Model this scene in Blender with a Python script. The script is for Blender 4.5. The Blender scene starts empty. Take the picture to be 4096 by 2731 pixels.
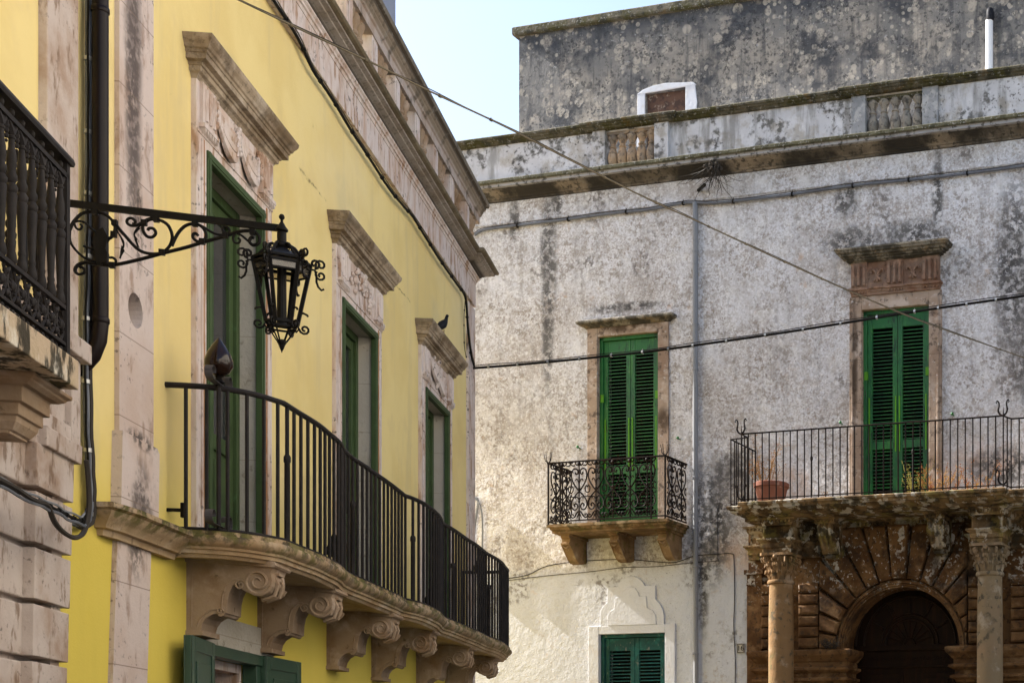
import bpy, bmesh, math, random
from mathutils import Vector, Matrix
random.seed(7)
PI=math.pi
SC=bpy.context.scene
COL=SC.collection
# ------------------------------------------------------------------ survey
# The three facades are vertical planes; camera constants turn a point measured
# on the photograph into a position on one of those planes.
F=6062.; CX=4000.; HZ=3130.; EYE=1.6
def ray(px,py): return ((px-CX)/F,1.0,(HZ-py)/F)
class Frame:
    def __init__(s,vx,sg,px,Z):
        r=ray(vx,HZ); h=math.hypot(r[0],1.0); s.d=(sg*r[0]/h,sg/h); s.n=(s.d[1],-s.d[0])
        r=ray(px,HZ); s.O=(r[0]*Z,Z); s.ang=math.atan2(s.d[1],s.d[0])
    def uz(s,px,py,n=0.):
        r=ray(px,py); ox,oy=s.O[0]+n*s.n[0],s.O[1]+n*s.n[1]
        t=(ox*s.n[0]+oy*s.n[1])/(r[0]*s.n[0]+r[1]*s.n[1]); x,y=t*r[0]-ox,t*r[1]-oy
        return (x*s.d[0]+y*s.d[1],EYE+t*r[2])
    def plan(s,px,py,z):
        r=ray(px,py); t=(z-EYE)/r[2]; x,y=t*r[0]-s.O[0],t*r[1]-s.O[1]
        return (x*s.d[0]+y*s.d[1],x*s.n[0]+y*s.n[1])
    def nz(s,px,py,u):
        r=ray(px,py); ox,oy=s.O[0]+u*s.d[0],s.O[1]+u*s.d[1]
        t=(ox*s.d[0]+oy*s.d[1])/(r[0]*s.d[0]+r[1]*s.d[1]); x,y=t*r[0]-ox,t*r[1]-oy
        return (x*s.n[0]+y*s.n[1],EYE+t*r[2])
    def world(s,u,n,z): return Vector((s.O[0]+u*s.d[0]+n*s.n[0],s.O[1]+u*s.d[1]+n*s.n[1],z))
L=Frame(3170,1,1890,23.9); B=Frame(-17000,-1,1890,28.3); Q=Frame(2580,1,313,10.35)
# ------------------------------------------------------------------ things
def thing(name,label,cat,fr,at=(0,0,0),group=None):
    o=bpy.data.objects.new(name,None); COL.objects.link(o)
    o.location=fr.world(at[0],at[1],at[2]); o.rotation_euler=(0,0,fr.ang)
    o.empty_display_size=.2
    o['label']=label; o['category']=cat; o['at']=list(at)
    if group: o['group']=group
    return o
def off(par):
    p=par
    while p is not None:
        if 'at' in p.keys(): return p['at']
        p=p.parent
    return (0,0,0)
class MB:
    def __init__(s): s.v=[]; s.f=[]
    def add(s,vs,fs):
        b=len(s.v); s.v+=[tuple(v) for v in vs]; s.f+=[tuple(i+b for i in f) for f in fs]; return s
    def box(s,u0,u1,n0,n1,z0,z1):
        return s.add([(u0,n0,z0),(u1,n0,z0),(u1,n1,z0),(u0,n1,z0),(u0,n0,z1),(u1,n0,z1),(u1,n1,z1),(u0,n1,z1)],
          [(0,1,2,3),(4,5,6,7),(0,1,5,4),(1,2,6,5),(2,3,7,6),(3,0,4,7)])
    def pillow(s,u0,u1,n0,n1,z0,z1,e=.03):
        return s.add([(u0,n0,z0),(u1,n0,z0),(u1,n0,z1),(u0,n0,z1),(u0,n1-e*.7,z0),(u1,n1-e*.7,z0),(u1,n1-e*.7,z1),(u0,n1-e*.7,z1),
            (u0+e,n1,z0+e),(u1-e,n1,z0+e),(u1-e,n1,z1-e),(u0+e,n1,z1-e)],
          [(0,1,2,3),(8,9,10,11),(0,1,5,4),(1,2,6,5),(2,3,7,6),(3,0,4,7),(4,5,9,8),(5,6,10,9),(6,7,11,10),(7,4,8,11)])
    def sweep(s,path,prof,closed=False):
        m=len(path); k=len(prof); vs=[]
        for i,(x,y) in enumerate(path):
            ns=[]
            for a,b in ((i-1,i),(i,i+1)):
                if closed: a%=m;b%=m
                elif a<0 or b>=m: continue
                dx,dy=path[b][0]-path[a][0],path[b][1]-path[a][1]; h=math.hypot(dx,dy) or 1
                ns.append((-dy/h,dx/h))
            if len(ns)==1: nx,ny=ns[0]; f=1
            else:
                nx,ny=ns[0][0]+ns[1][0],ns[0][1]+ns[1][1]; h=math.hypot(nx,ny) or 1; nx/=h; ny/=h
                c=nx*ns[0][0]+ny*ns[0][1]; f=1/max(c,.5)
            for o,z in prof: vs.append((x+nx*o*f,y+ny*o*f,z))
        fs=[]
        for i in range(m if closed else m-1):
            j=(i+1)%m
            for a in range(k):
                b=(a+1)%k; fs.append((i*k+a,j*k+a,j*k+b,i*k+b))
        if not closed: fs.append(tuple(range(k))); fs.append(tuple((m-1)*k+a for a in range(k)))
        return s.add(vs,fs)
    def tube(s,pts,r,seg=6,flat=None):
        pts=[Vector(p) for p in pts]; m=len(pts); vs=[]; up=None
        for i,p in enumerate(pts):
            t=(pts[min(i+1,m-1)]-pts[max(i-1,0)])
            if t.length<1e-9: t=Vector((0,0,1))
            t.normalize()
            if up is None:
                up=Vector((0,0,1)) if abs(t.z)<.9 else Vector((1,0,0))
            a=up-t*up.dot(t)
            if a.length<1e-6: a=t.orthogonal()
            a.normalize(); up=a; b=t.cross(a); rr=r[i] if isinstance(r,(list,tuple)) else r
            for q in range(seg):
                g=2*PI*q/seg+ (PI/4 if seg==4 else 0); vs.append(p+(a*math.cos(g)+b*math.sin(g))*rr)
        fs=[(i*seg+q,i*seg+(q+1)%seg,(i+1)*seg+(q+1)%seg,(i+1)*seg+q) for i in range(m-1) for q in range(seg)]
        fs+= [tuple(range(seg)),tuple((m-1)*seg+q for q in range(seg))]
        return s.add(vs,fs)
    def lathe(s,cu,cn,prof,seg=16,ax='z'):
        vs=[];k=len(prof)
        for r,h in prof:
            for q in range(seg):
                g=2*PI*q/seg; vs.append((cu+r*math.cos(g),cn+r*math.sin(g),h))
        fs=[(i*seg+q,i*seg+(q+1)%seg,(i+1)*seg+(q+1)%seg,(i+1)*seg+q) for i in range(k-1) for q in range(seg)]
        fs+=[tuple(range(seg)),tuple((k-1)*seg+q for q in range(seg))]
        return s.add(vs,fs)
    def disc(s,u,n,z,r,th,seg=14,axis='n'):
        vs=[]
        for d in (-th/2,th/2):
            for q in range(seg):
                g=2*PI*q/seg; a,b=r*math.cos(g),r*math.sin(g)
                vs.append((u+a,n+d,z+b) if axis=='n' else (u+d,n+a,z+b))
        return s.add(vs,[(q,(q+1)%seg,seg+(q+1)%seg,seg+q) for q in range(seg)]+[tuple(range(seg)),tuple(range(seg,2*seg))])
    def prism(s,poly,a,b,ax):   # ax 'u': poly=(n,z); 'n': poly=(u,z); 'z': poly=(u,n)
        k=len(poly); vs=[]
        for c in (a,b):
            for p,q in poly: vs.append({'u':(c,p,q),'n':(p,c,q),'z':(p,q,c)}[ax])
        return s.add(vs,[tuple(range(k)),tuple(range(k,2*k))]+[(i,(i+1)%k,k+(i+1)%k,k+i) for i in range(k)])
    def ball(s,u,n,z,r,sz=1.,seg=10,rg=7):
        return s.lathe(u,n,[(max(r*math.sin(PI*i/rg),1e-4),z-r*sz*math.cos(PI*i/rg)) for i in range(rg+1)],seg)
    def build(s,name,mat,parent,smooth=False,bevel=0,label=None,auto=None):
        at=off(parent) if parent else (0,0,0)
        me=bpy.data.meshes.new(name)
        me.from_pydata([(v[0]-at[0],-(v[1]-at[1]),v[2]-at[2]) for v in s.v],[],s.f)
        bm=bmesh.new(); bm.from_mesh(me); bmesh.ops.recalc_face_normals(bm,faces=bm.faces); bm.to_mesh(me); bm.free()
        if mat: me.materials.append(M[mat])
        if smooth:
            me.polygons.foreach_set('use_smooth',[True]*len(me.polygons))
            try: me.set_sharp_from_angle(angle=math.radians(40))
            except Exception: pass
        o=bpy.data.objects.new(name,me); COL.objects.link(o)
        if parent: o.parent=parent
        if bevel:
            b=o.modifiers.new('bevel','BEVEL'); b.width=bevel; b.segments=2; b.limit_method='ANGLE'
        if label: o['label']=label
        return o
def spiral(c0,c1,r0,r1,a0,turns,k=14):
    return [(c0+(r0+(r1-r0)*i/k)*math.cos(a0+turns*2*PI*i/k),c1+(r0+(r1-r0)*i/k)*math.sin(a0+turns*2*PI*i/k)) for i in range(k+1)]
def smooth2(p,k=4):
    out=[]
    m=len(p)
    for i in range(m-1):
        p0,p1,p2,p3=p[max(i-1,0)],p[i],p[i+1],p[min(i+2,m-1)]
        for j in range(k):
            t=j/k; out.append(tuple(.5*(2*b+(c-a)*t+(2*a-5*b+4*c-d)*t*t+(3*b-a-3*c+d)*t**3) for a,b,c,d in zip(p0,p1,p2,p3)))
    out.append(p[-1]); return out
def wall(mb,us,zs,holes,n1,n0):
    """wall slab from n0 (back) to n1 (front) between sorted cuts, leaving rectangular holes"""
    us=sorted(set(list(us)+[h[0] for h in holes]+[h[1] for h in holes])); zs=sorted(set(list(zs)+[h[2] for h in holes]+[h[3] for h in holes]))
    def hole(i,j):
        if i<0 or j<0 or i>=len(us)-1 or j>=len(zs)-1: return True
        cu,cz=(us[i]+us[i+1])/2,(zs[j]+zs[j+1])/2
        return any(h[0]<cu<h[1] and h[2]<cz<h[3] for h in holes)
    for i in range(len(us)-1):
        for j in range(len(zs)-1):
            if hole(i,j): continue
            a,b,c,d=us[i],us[i+1],zs[j],zs[j+1]
            mb.add([(a,n1,c),(b,n1,c),(b,n1,d),(a,n1,d)],[(0,1,2,3)]); mb.add([(a,n0,c),(b,n0,c),(b,n0,d),(a,n0,d)],[(3,2,1,0)])
            if hole(i-1,j): mb.add([(a,n0,c),(a,n1,c),(a,n1,d),(a,n0,d)],[(0,1,2,3)])
            if hole(i+1,j): mb.add([(b,n0,c),(b,n1,c),(b,n1,d),(b,n0,d)],[(0,1,2,3)])
            if hole(i,j-1): mb.add([(a,n0,c),(b,n0,c),(b,n1,c),(a,n1,c)],[(0,1,2,3)])
            if hole(i,j+1): mb.add([(a,n0,d),(b,n0,d),(b,n1,d),(a,n1,d)],[(0,1,2,3)])
# ------------------------------------------------------------------ materials
M={}
def mat(name,base,layers=(),rough=.85,bump=(),spec=.12,metal=0,coat=0,bd=.02,bs=.6):
    m=bpy.data.materials.new(name); m.use_nodes=True; nt=m.node_tree; N=nt.nodes; K=nt.links
    bsdf=N['Principled BSDF']; bsdf.inputs['Roughness'].default_value=rough; bsdf.inputs['Metallic'].default_value=metal
    bsdf.inputs['Specular IOR Level'].default_value=spec
    if coat: bsdf.inputs['Coat Weight'].default_value=coat
    tc=N.new('ShaderNodeTexCoord').outputs['Object']
    def mth(op,a,b=None,c=None):
        n=N.new('ShaderNodeMath'); n.operation=op
        for i,x in enumerate((a,b,c)):
            if x is None: continue
            if isinstance(x,(int,float)): n.inputs[i].default_value=x
            else: K.new(x,n.inputs[i])
        return n.outputs[0]
    def coord(st,o=0):
        if st is None and not o: return tc
        mp=N.new('ShaderNodeMapping'); mp.inputs['Scale'].default_value=st or (1,1,1); mp.inputs['Location'].default_value=(o,o*.7,o*1.3)
        K.new(tc,mp.inputs['Vector']); return mp.outputs[0]
    def rng(v,lo,hi,t0=0.,t1=1.):
        r=N.new('ShaderNodeMapRange'); r.interpolation_type='SMOOTHSTEP'; K.new(v,r.inputs[0])
        r.inputs[1].default_value=lo; r.inputs[2].default_value=hi; r.inputs[3].default_value=t0; r.inputs[4].default_value=t1; return r.outputs[0]
    cnt=[0]
    def noise(scale,det=6,st=None,dist=0.,rg=.6):
        cnt[0]+=1
        n=N.new('ShaderNodeTexNoise'); n.inputs['Scale'].default_value=scale; n.inputs['Detail'].default_value=det
        n.inputs['Roughness'].default_value=rg; n.inputs['Distortion'].default_value=dist
        K.new(coord(st,cnt[0]*3.7),n.inputs['Vector']); return n.outputs['Fac']
    sep=[None]
    def xyz(i):
        if sep[0] is None:
            sep[0]=N.new('ShaderNodeSeparateXYZ'); K.new(tc,sep[0].inputs[0])
        return sep[0].outputs[i]
    def factor(f):
        k=f[0]
        if k=='n':
            st=f[4] if len(f)>4 else None
            return rng(noise(f[1],f[5] if len(f)>5 else 6,st),f[2],f[3])
        if k=='v':
            cnt[0]+=1
            v=N.new('ShaderNodeTexVoronoi'); v.inputs['Scale'].default_value=f[1]; v.inputs['Randomness'].default_value=1
            dn=N.new('ShaderNodeTexNoise'); dn.inputs['Scale'].default_value=f[1]*3; dn.inputs['Detail'].default_value=3
            mx=N.new('ShaderNodeMix'); mx.data_type='RGBA'; mx.blend_type='ADD'; mx.inputs[0].default_value=.12/f[1]
            c=coord((1,1,1),cnt[0]*2.3); K.new(c,dn.inputs['Vector']); K.new(c,mx.inputs[6]); K.new(dn.outputs['Color'],mx.inputs[7])
            K.new(mx.outputs[2],v.inputs['Vector'])
            rnd=N.new('ShaderNodeSeparateColor'); K.new(v.outputs['Color'],rnd.inputs[0])
            th=mth('MULTIPLY',rnd.outputs[0],f[2])       # random radius per cell
            d=mth('SUBTRACT',th,v.outputs['Distance']); return rng(d,0,f[3])
        if k=='blob':
            tot=None; nx=noise(2.3,5); nz_=noise(1.1,4)
            for (u,z,ru,rz) in f[1]:
                a=mth('DIVIDE',mth('ADD',mth('SUBTRACT',xyz(0),u),mth('MULTIPLY',mth('SUBTRACT',nx,.5),.6*min(ru,.6))),ru)
                b=mth('DIVIDE',mth('SUBTRACT',xyz(2),z),rz)
                d=mth('ADD',mth('MULTIPLY',a,a),mth('MULTIPLY',b,b)); e=rng(d,1.,.0)
                tot=e if tot is None else mth('MAXIMUM',tot,e)
            return tot
        if k=='line':
            tot=None; wob=mth('MULTIPLY',mth('SUBTRACT',noise(7,4),.5),.10)
            for (u0,z0,u1,z1,wd) in f[1]:
                L_=math.hypot(u1-u0,z1-z0); du,dz=(u1-u0)/L_,(z1-z0)/L_
                a=mth('SUBTRACT',xyz(0),u0); b=mth('SUBTRACT',xyz(2),z0)
                t=mth('ADD',mth('MULTIPLY',a,du),mth('MULTIPLY',b,dz)); d=mth('ABSOLUTE',mth('ADD',mth('SUBTRACT',mth('MULTIPLY',a,dz),mth('MULTIPLY',b,du)),wob))
                e=mth('MULTIPLY',rng(d,wd,0),mth('MULTIPLY',rng(t,-.02,.05),rng(t,L_+.02,L_-.05))); tot=e if tot is None else mth('MAXIMUM',tot,e)
            return tot
        if k=='z': return rng(xyz(2),f[1],f[2])
        if k=='band':    # horizontal joints
            a=mth('FRACT',mth('DIVIDE',xyz(2),f[1])); return rng(mth('ABSOLUTE',mth('SUBTRACT',a,.5)),.5-f[2],.5)
        if k=='up':
            g=N.new('ShaderNodeNewGeometry'); s_=N.new('ShaderNodeSeparateXYZ'); K.new(g.outputs['True Normal'],s_.inputs[0]); return rng(s_.outputs[2],f[1],f[2])
    col=None
    def rgb(c): n=N.new('ShaderNodeRGB'); n.outputs[0].default_value=(*c,1); return n.outputs[0]
    col=rgb(base)
    for (c,amt,fs) in layers:
        t=None
        for f in fs:
            x=factor(f); t=x if t is None else mth('MULTIPLY',t,x)
        t=mth('MULTIPLY',t,amt)
        mx=N.new('ShaderNodeMix'); mx.data_type='RGBA'; K.new(t,mx.inputs[0]); K.new(col,mx.inputs[6])
        mx.inputs[7].default_value=(*c,1); col=mx.outputs[2]
    K.new(col,bsdf.inputs['Base Color'])
    if bump:
        h=None
        for (sc,amp,*st) in bump:
            x=mth('MULTIPLY',noise(sc,5,st[0] if st else None,0,.65),amp); h=x if h is None else mth('ADD',h,x)
        b=N.new('ShaderNodeBump'); b.inputs['Strength'].default_value=bs; b.inputs['Distance'].default_value=bd
        K.new(h,b.inputs['Height']); K.new(b.outputs[0],bsdf.inputs['Normal'])
    M[name]=m; return m
DK=(.035,.032,.03)
# --- left houses
CR=[(*L.uz(1195,672),*L.uz(1305,805),.02),(*L.uz(1572,1126),*L.uz(1642,1208),.02)]
YB=[(-9.2,7.45,.35,.25),(-5.2,7.4,.35,.2),(-6.9,8.15,.5,.35),(-2.5,8.2,.5,.3),(-10.4,8.0,.6,.2),(-12.0,4.0,.2,.5),(-13.1,4.1,.15,.5)]
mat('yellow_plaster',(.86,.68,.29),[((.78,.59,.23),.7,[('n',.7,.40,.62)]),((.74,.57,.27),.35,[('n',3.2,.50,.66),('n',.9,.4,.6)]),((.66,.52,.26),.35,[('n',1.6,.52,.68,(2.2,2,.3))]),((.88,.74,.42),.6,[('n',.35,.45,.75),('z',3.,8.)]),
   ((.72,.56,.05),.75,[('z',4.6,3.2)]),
   ((.45,.33,.12),.5,[('n',9,.66,.74),('n',1.2,.5,.7)]),((.60,.51,.29),.45,[('blob',YB),('n',2.2,.3,.62)]),((.22,.15,.06),.9,[('line',CR),('n',9,.40,.55)])],bump=[(60,.35),(6,.5),(1.1,1.2)],bd=.01,bs=.5,rough=.9)
mat('limestone_pink',(.70,.60,.545),[((.52,.34,.23),.75,[('n',2.4,.45,.68,(1.8,1.8,.4))]),((.42,.25,.15),.45,[('n',7,.53,.68,(1.5,1.5,.4))]),((.70,.61,.53),.6,[('n',2.6,.5,.72)]),
   ((.36,.21,.12),.85,[('n',6,.53,.66,(1.6,1.6,.4))]),((.08,.065,.055),.9,[('n',15,.57,.66),('n',1.5,.40,.62)]),
   ((.10,.08,.07),.55,[('n',1.4,.56,.72,(2.,2.,.4)),('n',11,.42,.62)])],bump=[(30,.5),(7,1.)],bd=.012,bs=.6)
mat('limestone_joint',(.64,.53,.47),[((.52,.37,.28),.6,[('n',1.4,.42,.7)]),((.33,.22,.16),.75,[('n',5,.51,.68,(1.4,1.4,.6))]),((.10,.08,.07),.7,[('n',19,.57,.66),('n',1.8,.42,.6)]),
   ((.07,.06,.055),.9,[('n',13,.40,.56),('blob',[(-12.5,6.9,.16,1.5),(-12.42,8.4,.10,1.2),(-12.45,3.6,.22,.55),(-12.4,5.9,.10,.5),(-12.4,4.22,.3,.1)])]),
   ((.14,.11,.10),.8,[('blob',[(-12.5,7.0,.2,1.6),(-12.42,8.5,.14,1.3),(-12.4,3.75,.3,.3)]),('n',3.5,.3,.6)]),
   ((.22,.16,.12),.8,[('band',.62,.012)])],bump=[(30,.5),(7,1.)],bd=.012,bs=.6)
mat('roof_cornice',(.37,.325,.28),[((.24,.19,.14),.7,[('n',2.2,.42,.64)]),((.16,.125,.075),.92,[('z',9.685,9.70)]),((.30,.25,.17),.5,[('n',3.1,.5,.66),('z',9.68,9.70)]),((.07,.06,.035),.7,[('n',2.6,.50,.64,(1,1,1)),('z',9.69,9.72)]),((.05,.04,.03),.9,[('z',9.635,9.60)]),((.10,.085,.06),.5,[('n',20,.52,.64)])],bump=[(30,.6),(8,.6)],bd=.007,bs=.5)  # dark line along the cornice foot is soffit shadow painted into the colour
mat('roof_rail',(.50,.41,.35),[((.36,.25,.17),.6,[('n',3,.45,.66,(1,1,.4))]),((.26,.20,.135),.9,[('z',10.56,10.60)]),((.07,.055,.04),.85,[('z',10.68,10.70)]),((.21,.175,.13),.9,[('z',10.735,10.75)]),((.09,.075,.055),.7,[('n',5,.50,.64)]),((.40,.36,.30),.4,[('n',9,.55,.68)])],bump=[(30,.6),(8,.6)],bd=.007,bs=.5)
mat('rust_groove',(.42,.22,.10),[((.30,.13,.05),.7,[('n',4,.4,.65,(1,1,.4))]),((.5,.38,.3),.5,[('n',8,.52,.66)])])
mat('stone_weathered',(.44,.345,.245),[((.17,.115,.065),.9,[('n',2.0,.38,.66)]),((.52,.43,.33),.6,[('n',3.4,.52,.74)]),
   ((.11,.085,.055),.55,[('n',1.6,.50,.66,(1,1,3))]),((.09,.07,.05),.55,[('n',5,.50,.66)]),((.58,.50,.41),.5,[('n',3.2,.54,.68)]),((.07,.055,.04),.45,[('n',26,.54,.66)]),((.50,.47,.42),.5,[('n',16,.6,.68),('up',.1,.8)])],bump=[(30,.6),(8,.6)],bd=.007,bs=.5)
mat('stone_balcony',(.46,.33,.20),[((.32,.20,.10),.8,[('n',2.2,.4,.68)]),((.60,.49,.38),.6,[('n',4,.5,.72)]),
   ((.045,.04,.025),.92,[('n',5,.44,.56),('n',17,.34,.52),('z',3.48,3.61)]),((.13,.12,.035),.8,[('n',8,.46,.60),('z',3.44,3.56)]),((.10,.06,.03),.5,[('n',12,.58,.7)])],bump=[(30,.5),(7,1.)],bd=.012,bs=.6)
mat('stone_corbel',(.35,.25,.165),[((.24,.14,.07),.85,[('n',2.6,.42,.7)]),((.60,.47,.37),.5,[('n',5,.5,.72)]),((.13,.09,.05),.7,[('n',14,.62,.72)])],bump=[(30,.5),(7,1.)],bd=.01,bs=.6)
mat('stone_block',(.57,.475,.41),[((.36,.235,.155),.85,[('n',1.6,.42,.66)]),((.66,.57,.50),.5,[('n',3,.5,.72)]),((.20,.12,.07),.75,[('n',8,.54,.68,(1.5,1.5,.6))]),((.08,.065,.055),.6,[('n',22,.58,.67),('n',2,.42,.6)])],bump=[(30,.5),(5,1.)],bd=.012,bs=.5)
mat('stone_slab_stained',(.52,.40,.27),[((.74,.68,.56),.9,[('n',5,.5,.62,(1,1,.6))]),((.04,.035,.025),.95,[('n',6,.47,.56,(1.2,1.2,.5))]),((.20,.17,.05),.5,[('n',3,.5,.66)])],bump=[(20,1.)])
mat('reveal_stone',(.50,.455,.38),[((.38,.32,.24),.6,[('n',2,.4,.7)]),((.2,.17,.13),.6,[('n',9,.6,.7)]),((.25,.2,.15),.6,[('band',.58,.012)])],bump=[(22,1.)])
mat('green_paint',(.058,.092,.034),[((.034,.056,.020),.7,[('n',2.5,.4,.7)]),((.10,.19,.08),.4,[('n',7,.58,.72)])],rough=.5,spec=.2,bump=[(40,.4),(9,.5,(3,3,.3))],bd=.004,bs=.4)
mat('green_blue_paint',(.030,.068,.040),[((.015,.05,.03),.6,[('n',3,.4,.7)]),((.07,.14,.09),.4,[('n',8,.58,.72)])],rough=.4,spec=.5,bump=[(40,.4)],bd=.004,bs=.4)
mat('window_glass',(.035,.035,.038),rough=.08,spec=.6)
mat('curtain',(.16,.155,.16),[((.10,.10,.11),.8,[('n',7,.4,.6,(4,1,.1))])],rough=.9)
mat('brown_wood',(.16,.045,.015),[((.09,.022,.008),.7,[('n',6,.4,.7,(4,4,.25))])],rough=.5,bump=[(20,1.,(4,4,.3))],bd=.003)
mat('dark_interior',(.012,.010,.009),rough=1)
mat('iron_grey',(.020,.017,.0165),[((.040,.034,.032),.5,[('n',9,.45,.7)]),((.045,.028,.018),.4,[('n',22,.6,.72)])],rough=.55,spec=.12,bump=[(50,.5)],bd=.003)
mat('iron_black',(.006,.005,.0045),[((.014,.010,.008),.5,[('n',14,.5,.7)])],rough=.5,spec=.12)
mat('iron_rusty',(.010,.007,.0055),[((.032,.016,.009),.6,[('n',11,.45,.68)])],rough=.7,bump=[(50,.5)],bd=.003)
mat('pipe_brown',(.005,.0022,.0022),[((.014,.0065,.006),.5,[('n',2,.4,.7)])],rough=.4,spec=.2)
mat('pipe_grey',(.24,.245,.255),[((.21,.225,.25),.6,[('n',2,.4,.65,(2,2,.4))]),((.12,.11,.10),.6,[('n',11,.6,.72)])],rough=.6,bump=[(20,.5)],bd=.004)
mat('conduit',(.15,.16,.18),[((.08,.08,.09),.6,[('n',5,.45,.65)])],rough=.6)
mat('cable_black',(.010,.009,.008),rough=.6)
mat('cable_tan',(.16,.13,.085),[((.08,.065,.045),.6,[('n',9,.45,.65)])],rough=.6)
mat('cable_brown',(.045,.038,.032),rough=.6)
mat('steel_clip',(.45,.45,.44),rough=.4,metal=.7)
mat('amber_glass',(.014,.005,.002),rough=.14,spec=.35,coat=.1)
mat('strap_grey',(.09,.085,.09),rough=.45,metal=.3)
mat('lantern_roof',(.010,.011,.015),rough=.35,spec=.5)
mg=mat('lantern_glass',(.55,.50,.42),rough=.05,spec=.5); mg.node_tree.nodes['Principled BSDF'].inputs['Transmission Weight'].default_value=.9
mat('black_plastic',(.010,.010,.011),rough=.4)
mat('feather_dark',(.015,.015,.018),[((.04,.04,.05),.5,[('n',20,.45,.7)])],rough=.6)
mat('grey_render',(.40,.41,.47),[((.33,.34,.4),.5,[('n',1,.4,.7)])],bump=[(30,1.)])
# --- white house
STR=[(1.62,11.2,.22,1.6),(1.60,9.9,.16,1.3),(1.75,12.2,.25,.35),(.9,12.,.15,.5),(4.9,6.2,.55,1.4),(5.3,7.1,.5,.5),(4.75,5.2,.16,1.2),(7.6,10.95,.7,.35),(8.7,10.95,.9,.35),
     (9.15,11.6,.13,1.0),(10.5,10.2,.45,2.0),(10.9,8.7,.5,1.2),(7.5,11.7,.3,.4),(10.3,6.9,.8,.4),(3.2,10.2,.9,.12)]
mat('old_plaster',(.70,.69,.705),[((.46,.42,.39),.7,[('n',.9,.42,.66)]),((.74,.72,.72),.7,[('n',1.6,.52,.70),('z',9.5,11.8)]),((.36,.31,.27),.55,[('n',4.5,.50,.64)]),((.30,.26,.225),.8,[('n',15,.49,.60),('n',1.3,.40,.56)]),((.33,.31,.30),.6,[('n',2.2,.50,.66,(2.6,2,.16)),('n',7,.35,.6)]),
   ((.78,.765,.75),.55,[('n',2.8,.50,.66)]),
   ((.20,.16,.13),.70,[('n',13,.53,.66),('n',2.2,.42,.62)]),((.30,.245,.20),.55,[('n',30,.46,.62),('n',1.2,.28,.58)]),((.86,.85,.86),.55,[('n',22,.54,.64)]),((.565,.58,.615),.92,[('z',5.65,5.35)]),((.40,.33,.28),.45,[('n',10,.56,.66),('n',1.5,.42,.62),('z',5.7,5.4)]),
   ((.55,.36,.22),.45,[('n',6,.60,.70),('n',1.3,.45,.65)]),((.60,.42,.32),.6,[('blob',[(9.8,7.0,1.6,.5),(6.4,6.8,.6,.4),(5.3,5.6,.7,.5)]),('n',2.4,.38,.6)]),
   ((.17,.15,.135),.85,[('n',1.1,.52,.66),('n',12,.46,.60)]),((.055,.052,.05),.95,[('blob',STR),('n',8,.42,.54),('n',24,.30,.46)]),((.20,.19,.18),.6,[('blob',STR),('n',2.4,.35,.6)]),
   ((.08,.07,.06),.6,[('n',28,.60,.68),('n',2.1,.45,.65)]),],
   bump=[(34,.35),(9,.8),(2.6,1.2)],bd=.045,bs=.8,rough=.92)
mat('parapet_plaster',(.56,.55,.56),[((.70,.69,.70),.7,[('n',2,.45,.66)]),((.40,.36,.31),.8,[('n',2.8,.50,.64)]),((.10,.095,.085),.9,[('n',2.4,.50,.60),('n',9,.40,.56)]),
   ((.05,.045,.04),.8,[('n',16,.56,.64),('n',1.3,.44,.6)]),((.16,.15,.13),.6,[('n',2.2,.5,.66,(2.2,2,.35))])],bump=[(20,.8),(5,1.)],bd=.02)
mat('moss_stone',(.12,.105,.075),[((.055,.050,.014),.9,[('n',3,.40,.60)]),((.04,.038,.028),.85,[('n',5,.48,.62)]),((.30,.29,.26),.6,[('n',19,.57,.65)]),((.13,.075,.02),.5,[('n',4,.56,.68)])],bump=[(24,.9),(7,1.)],bd=.03,bs=.9)
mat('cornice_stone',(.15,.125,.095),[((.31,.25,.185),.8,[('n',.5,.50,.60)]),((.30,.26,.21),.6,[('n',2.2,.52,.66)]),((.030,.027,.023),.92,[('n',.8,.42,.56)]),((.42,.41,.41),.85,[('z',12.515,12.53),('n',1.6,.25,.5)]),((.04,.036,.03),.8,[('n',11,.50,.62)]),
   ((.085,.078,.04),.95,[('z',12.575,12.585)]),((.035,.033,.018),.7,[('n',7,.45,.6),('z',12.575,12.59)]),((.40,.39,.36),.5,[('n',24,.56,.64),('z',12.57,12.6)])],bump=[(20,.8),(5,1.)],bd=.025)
mat('baluster_stone',(.42,.29,.18),[((.17,.145,.12),.85,[('n',3,.42,.6)]),((.52,.42,.32),.5,[('n',5,.5,.7)]),((.07,.06,.05),.7,[('n',13,.5,.64)])],bump=[(26,1.)],bd=.015)
mat('baluster_grey',(.26,.235,.20),[((.11,.10,.09),.85,[('n',3,.42,.6)]),((.42,.36,.29),.5,[('n',5,.5,.7)]),((.05,.045,.04),.7,[('n',13,.5,.64)])],bump=[(26,1.)],bd=.015)
mat('post_grey',(.34,.34,.345),[((.19,.20,.21),.7,[('n',2,.4,.65)]),((.54,.52,.5),.6,[('n',6,.52,.66)]),((.08,.08,.075),.7,[('n',14,.54,.66)])],bump=[(22,1.)],bd=.015)
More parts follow.
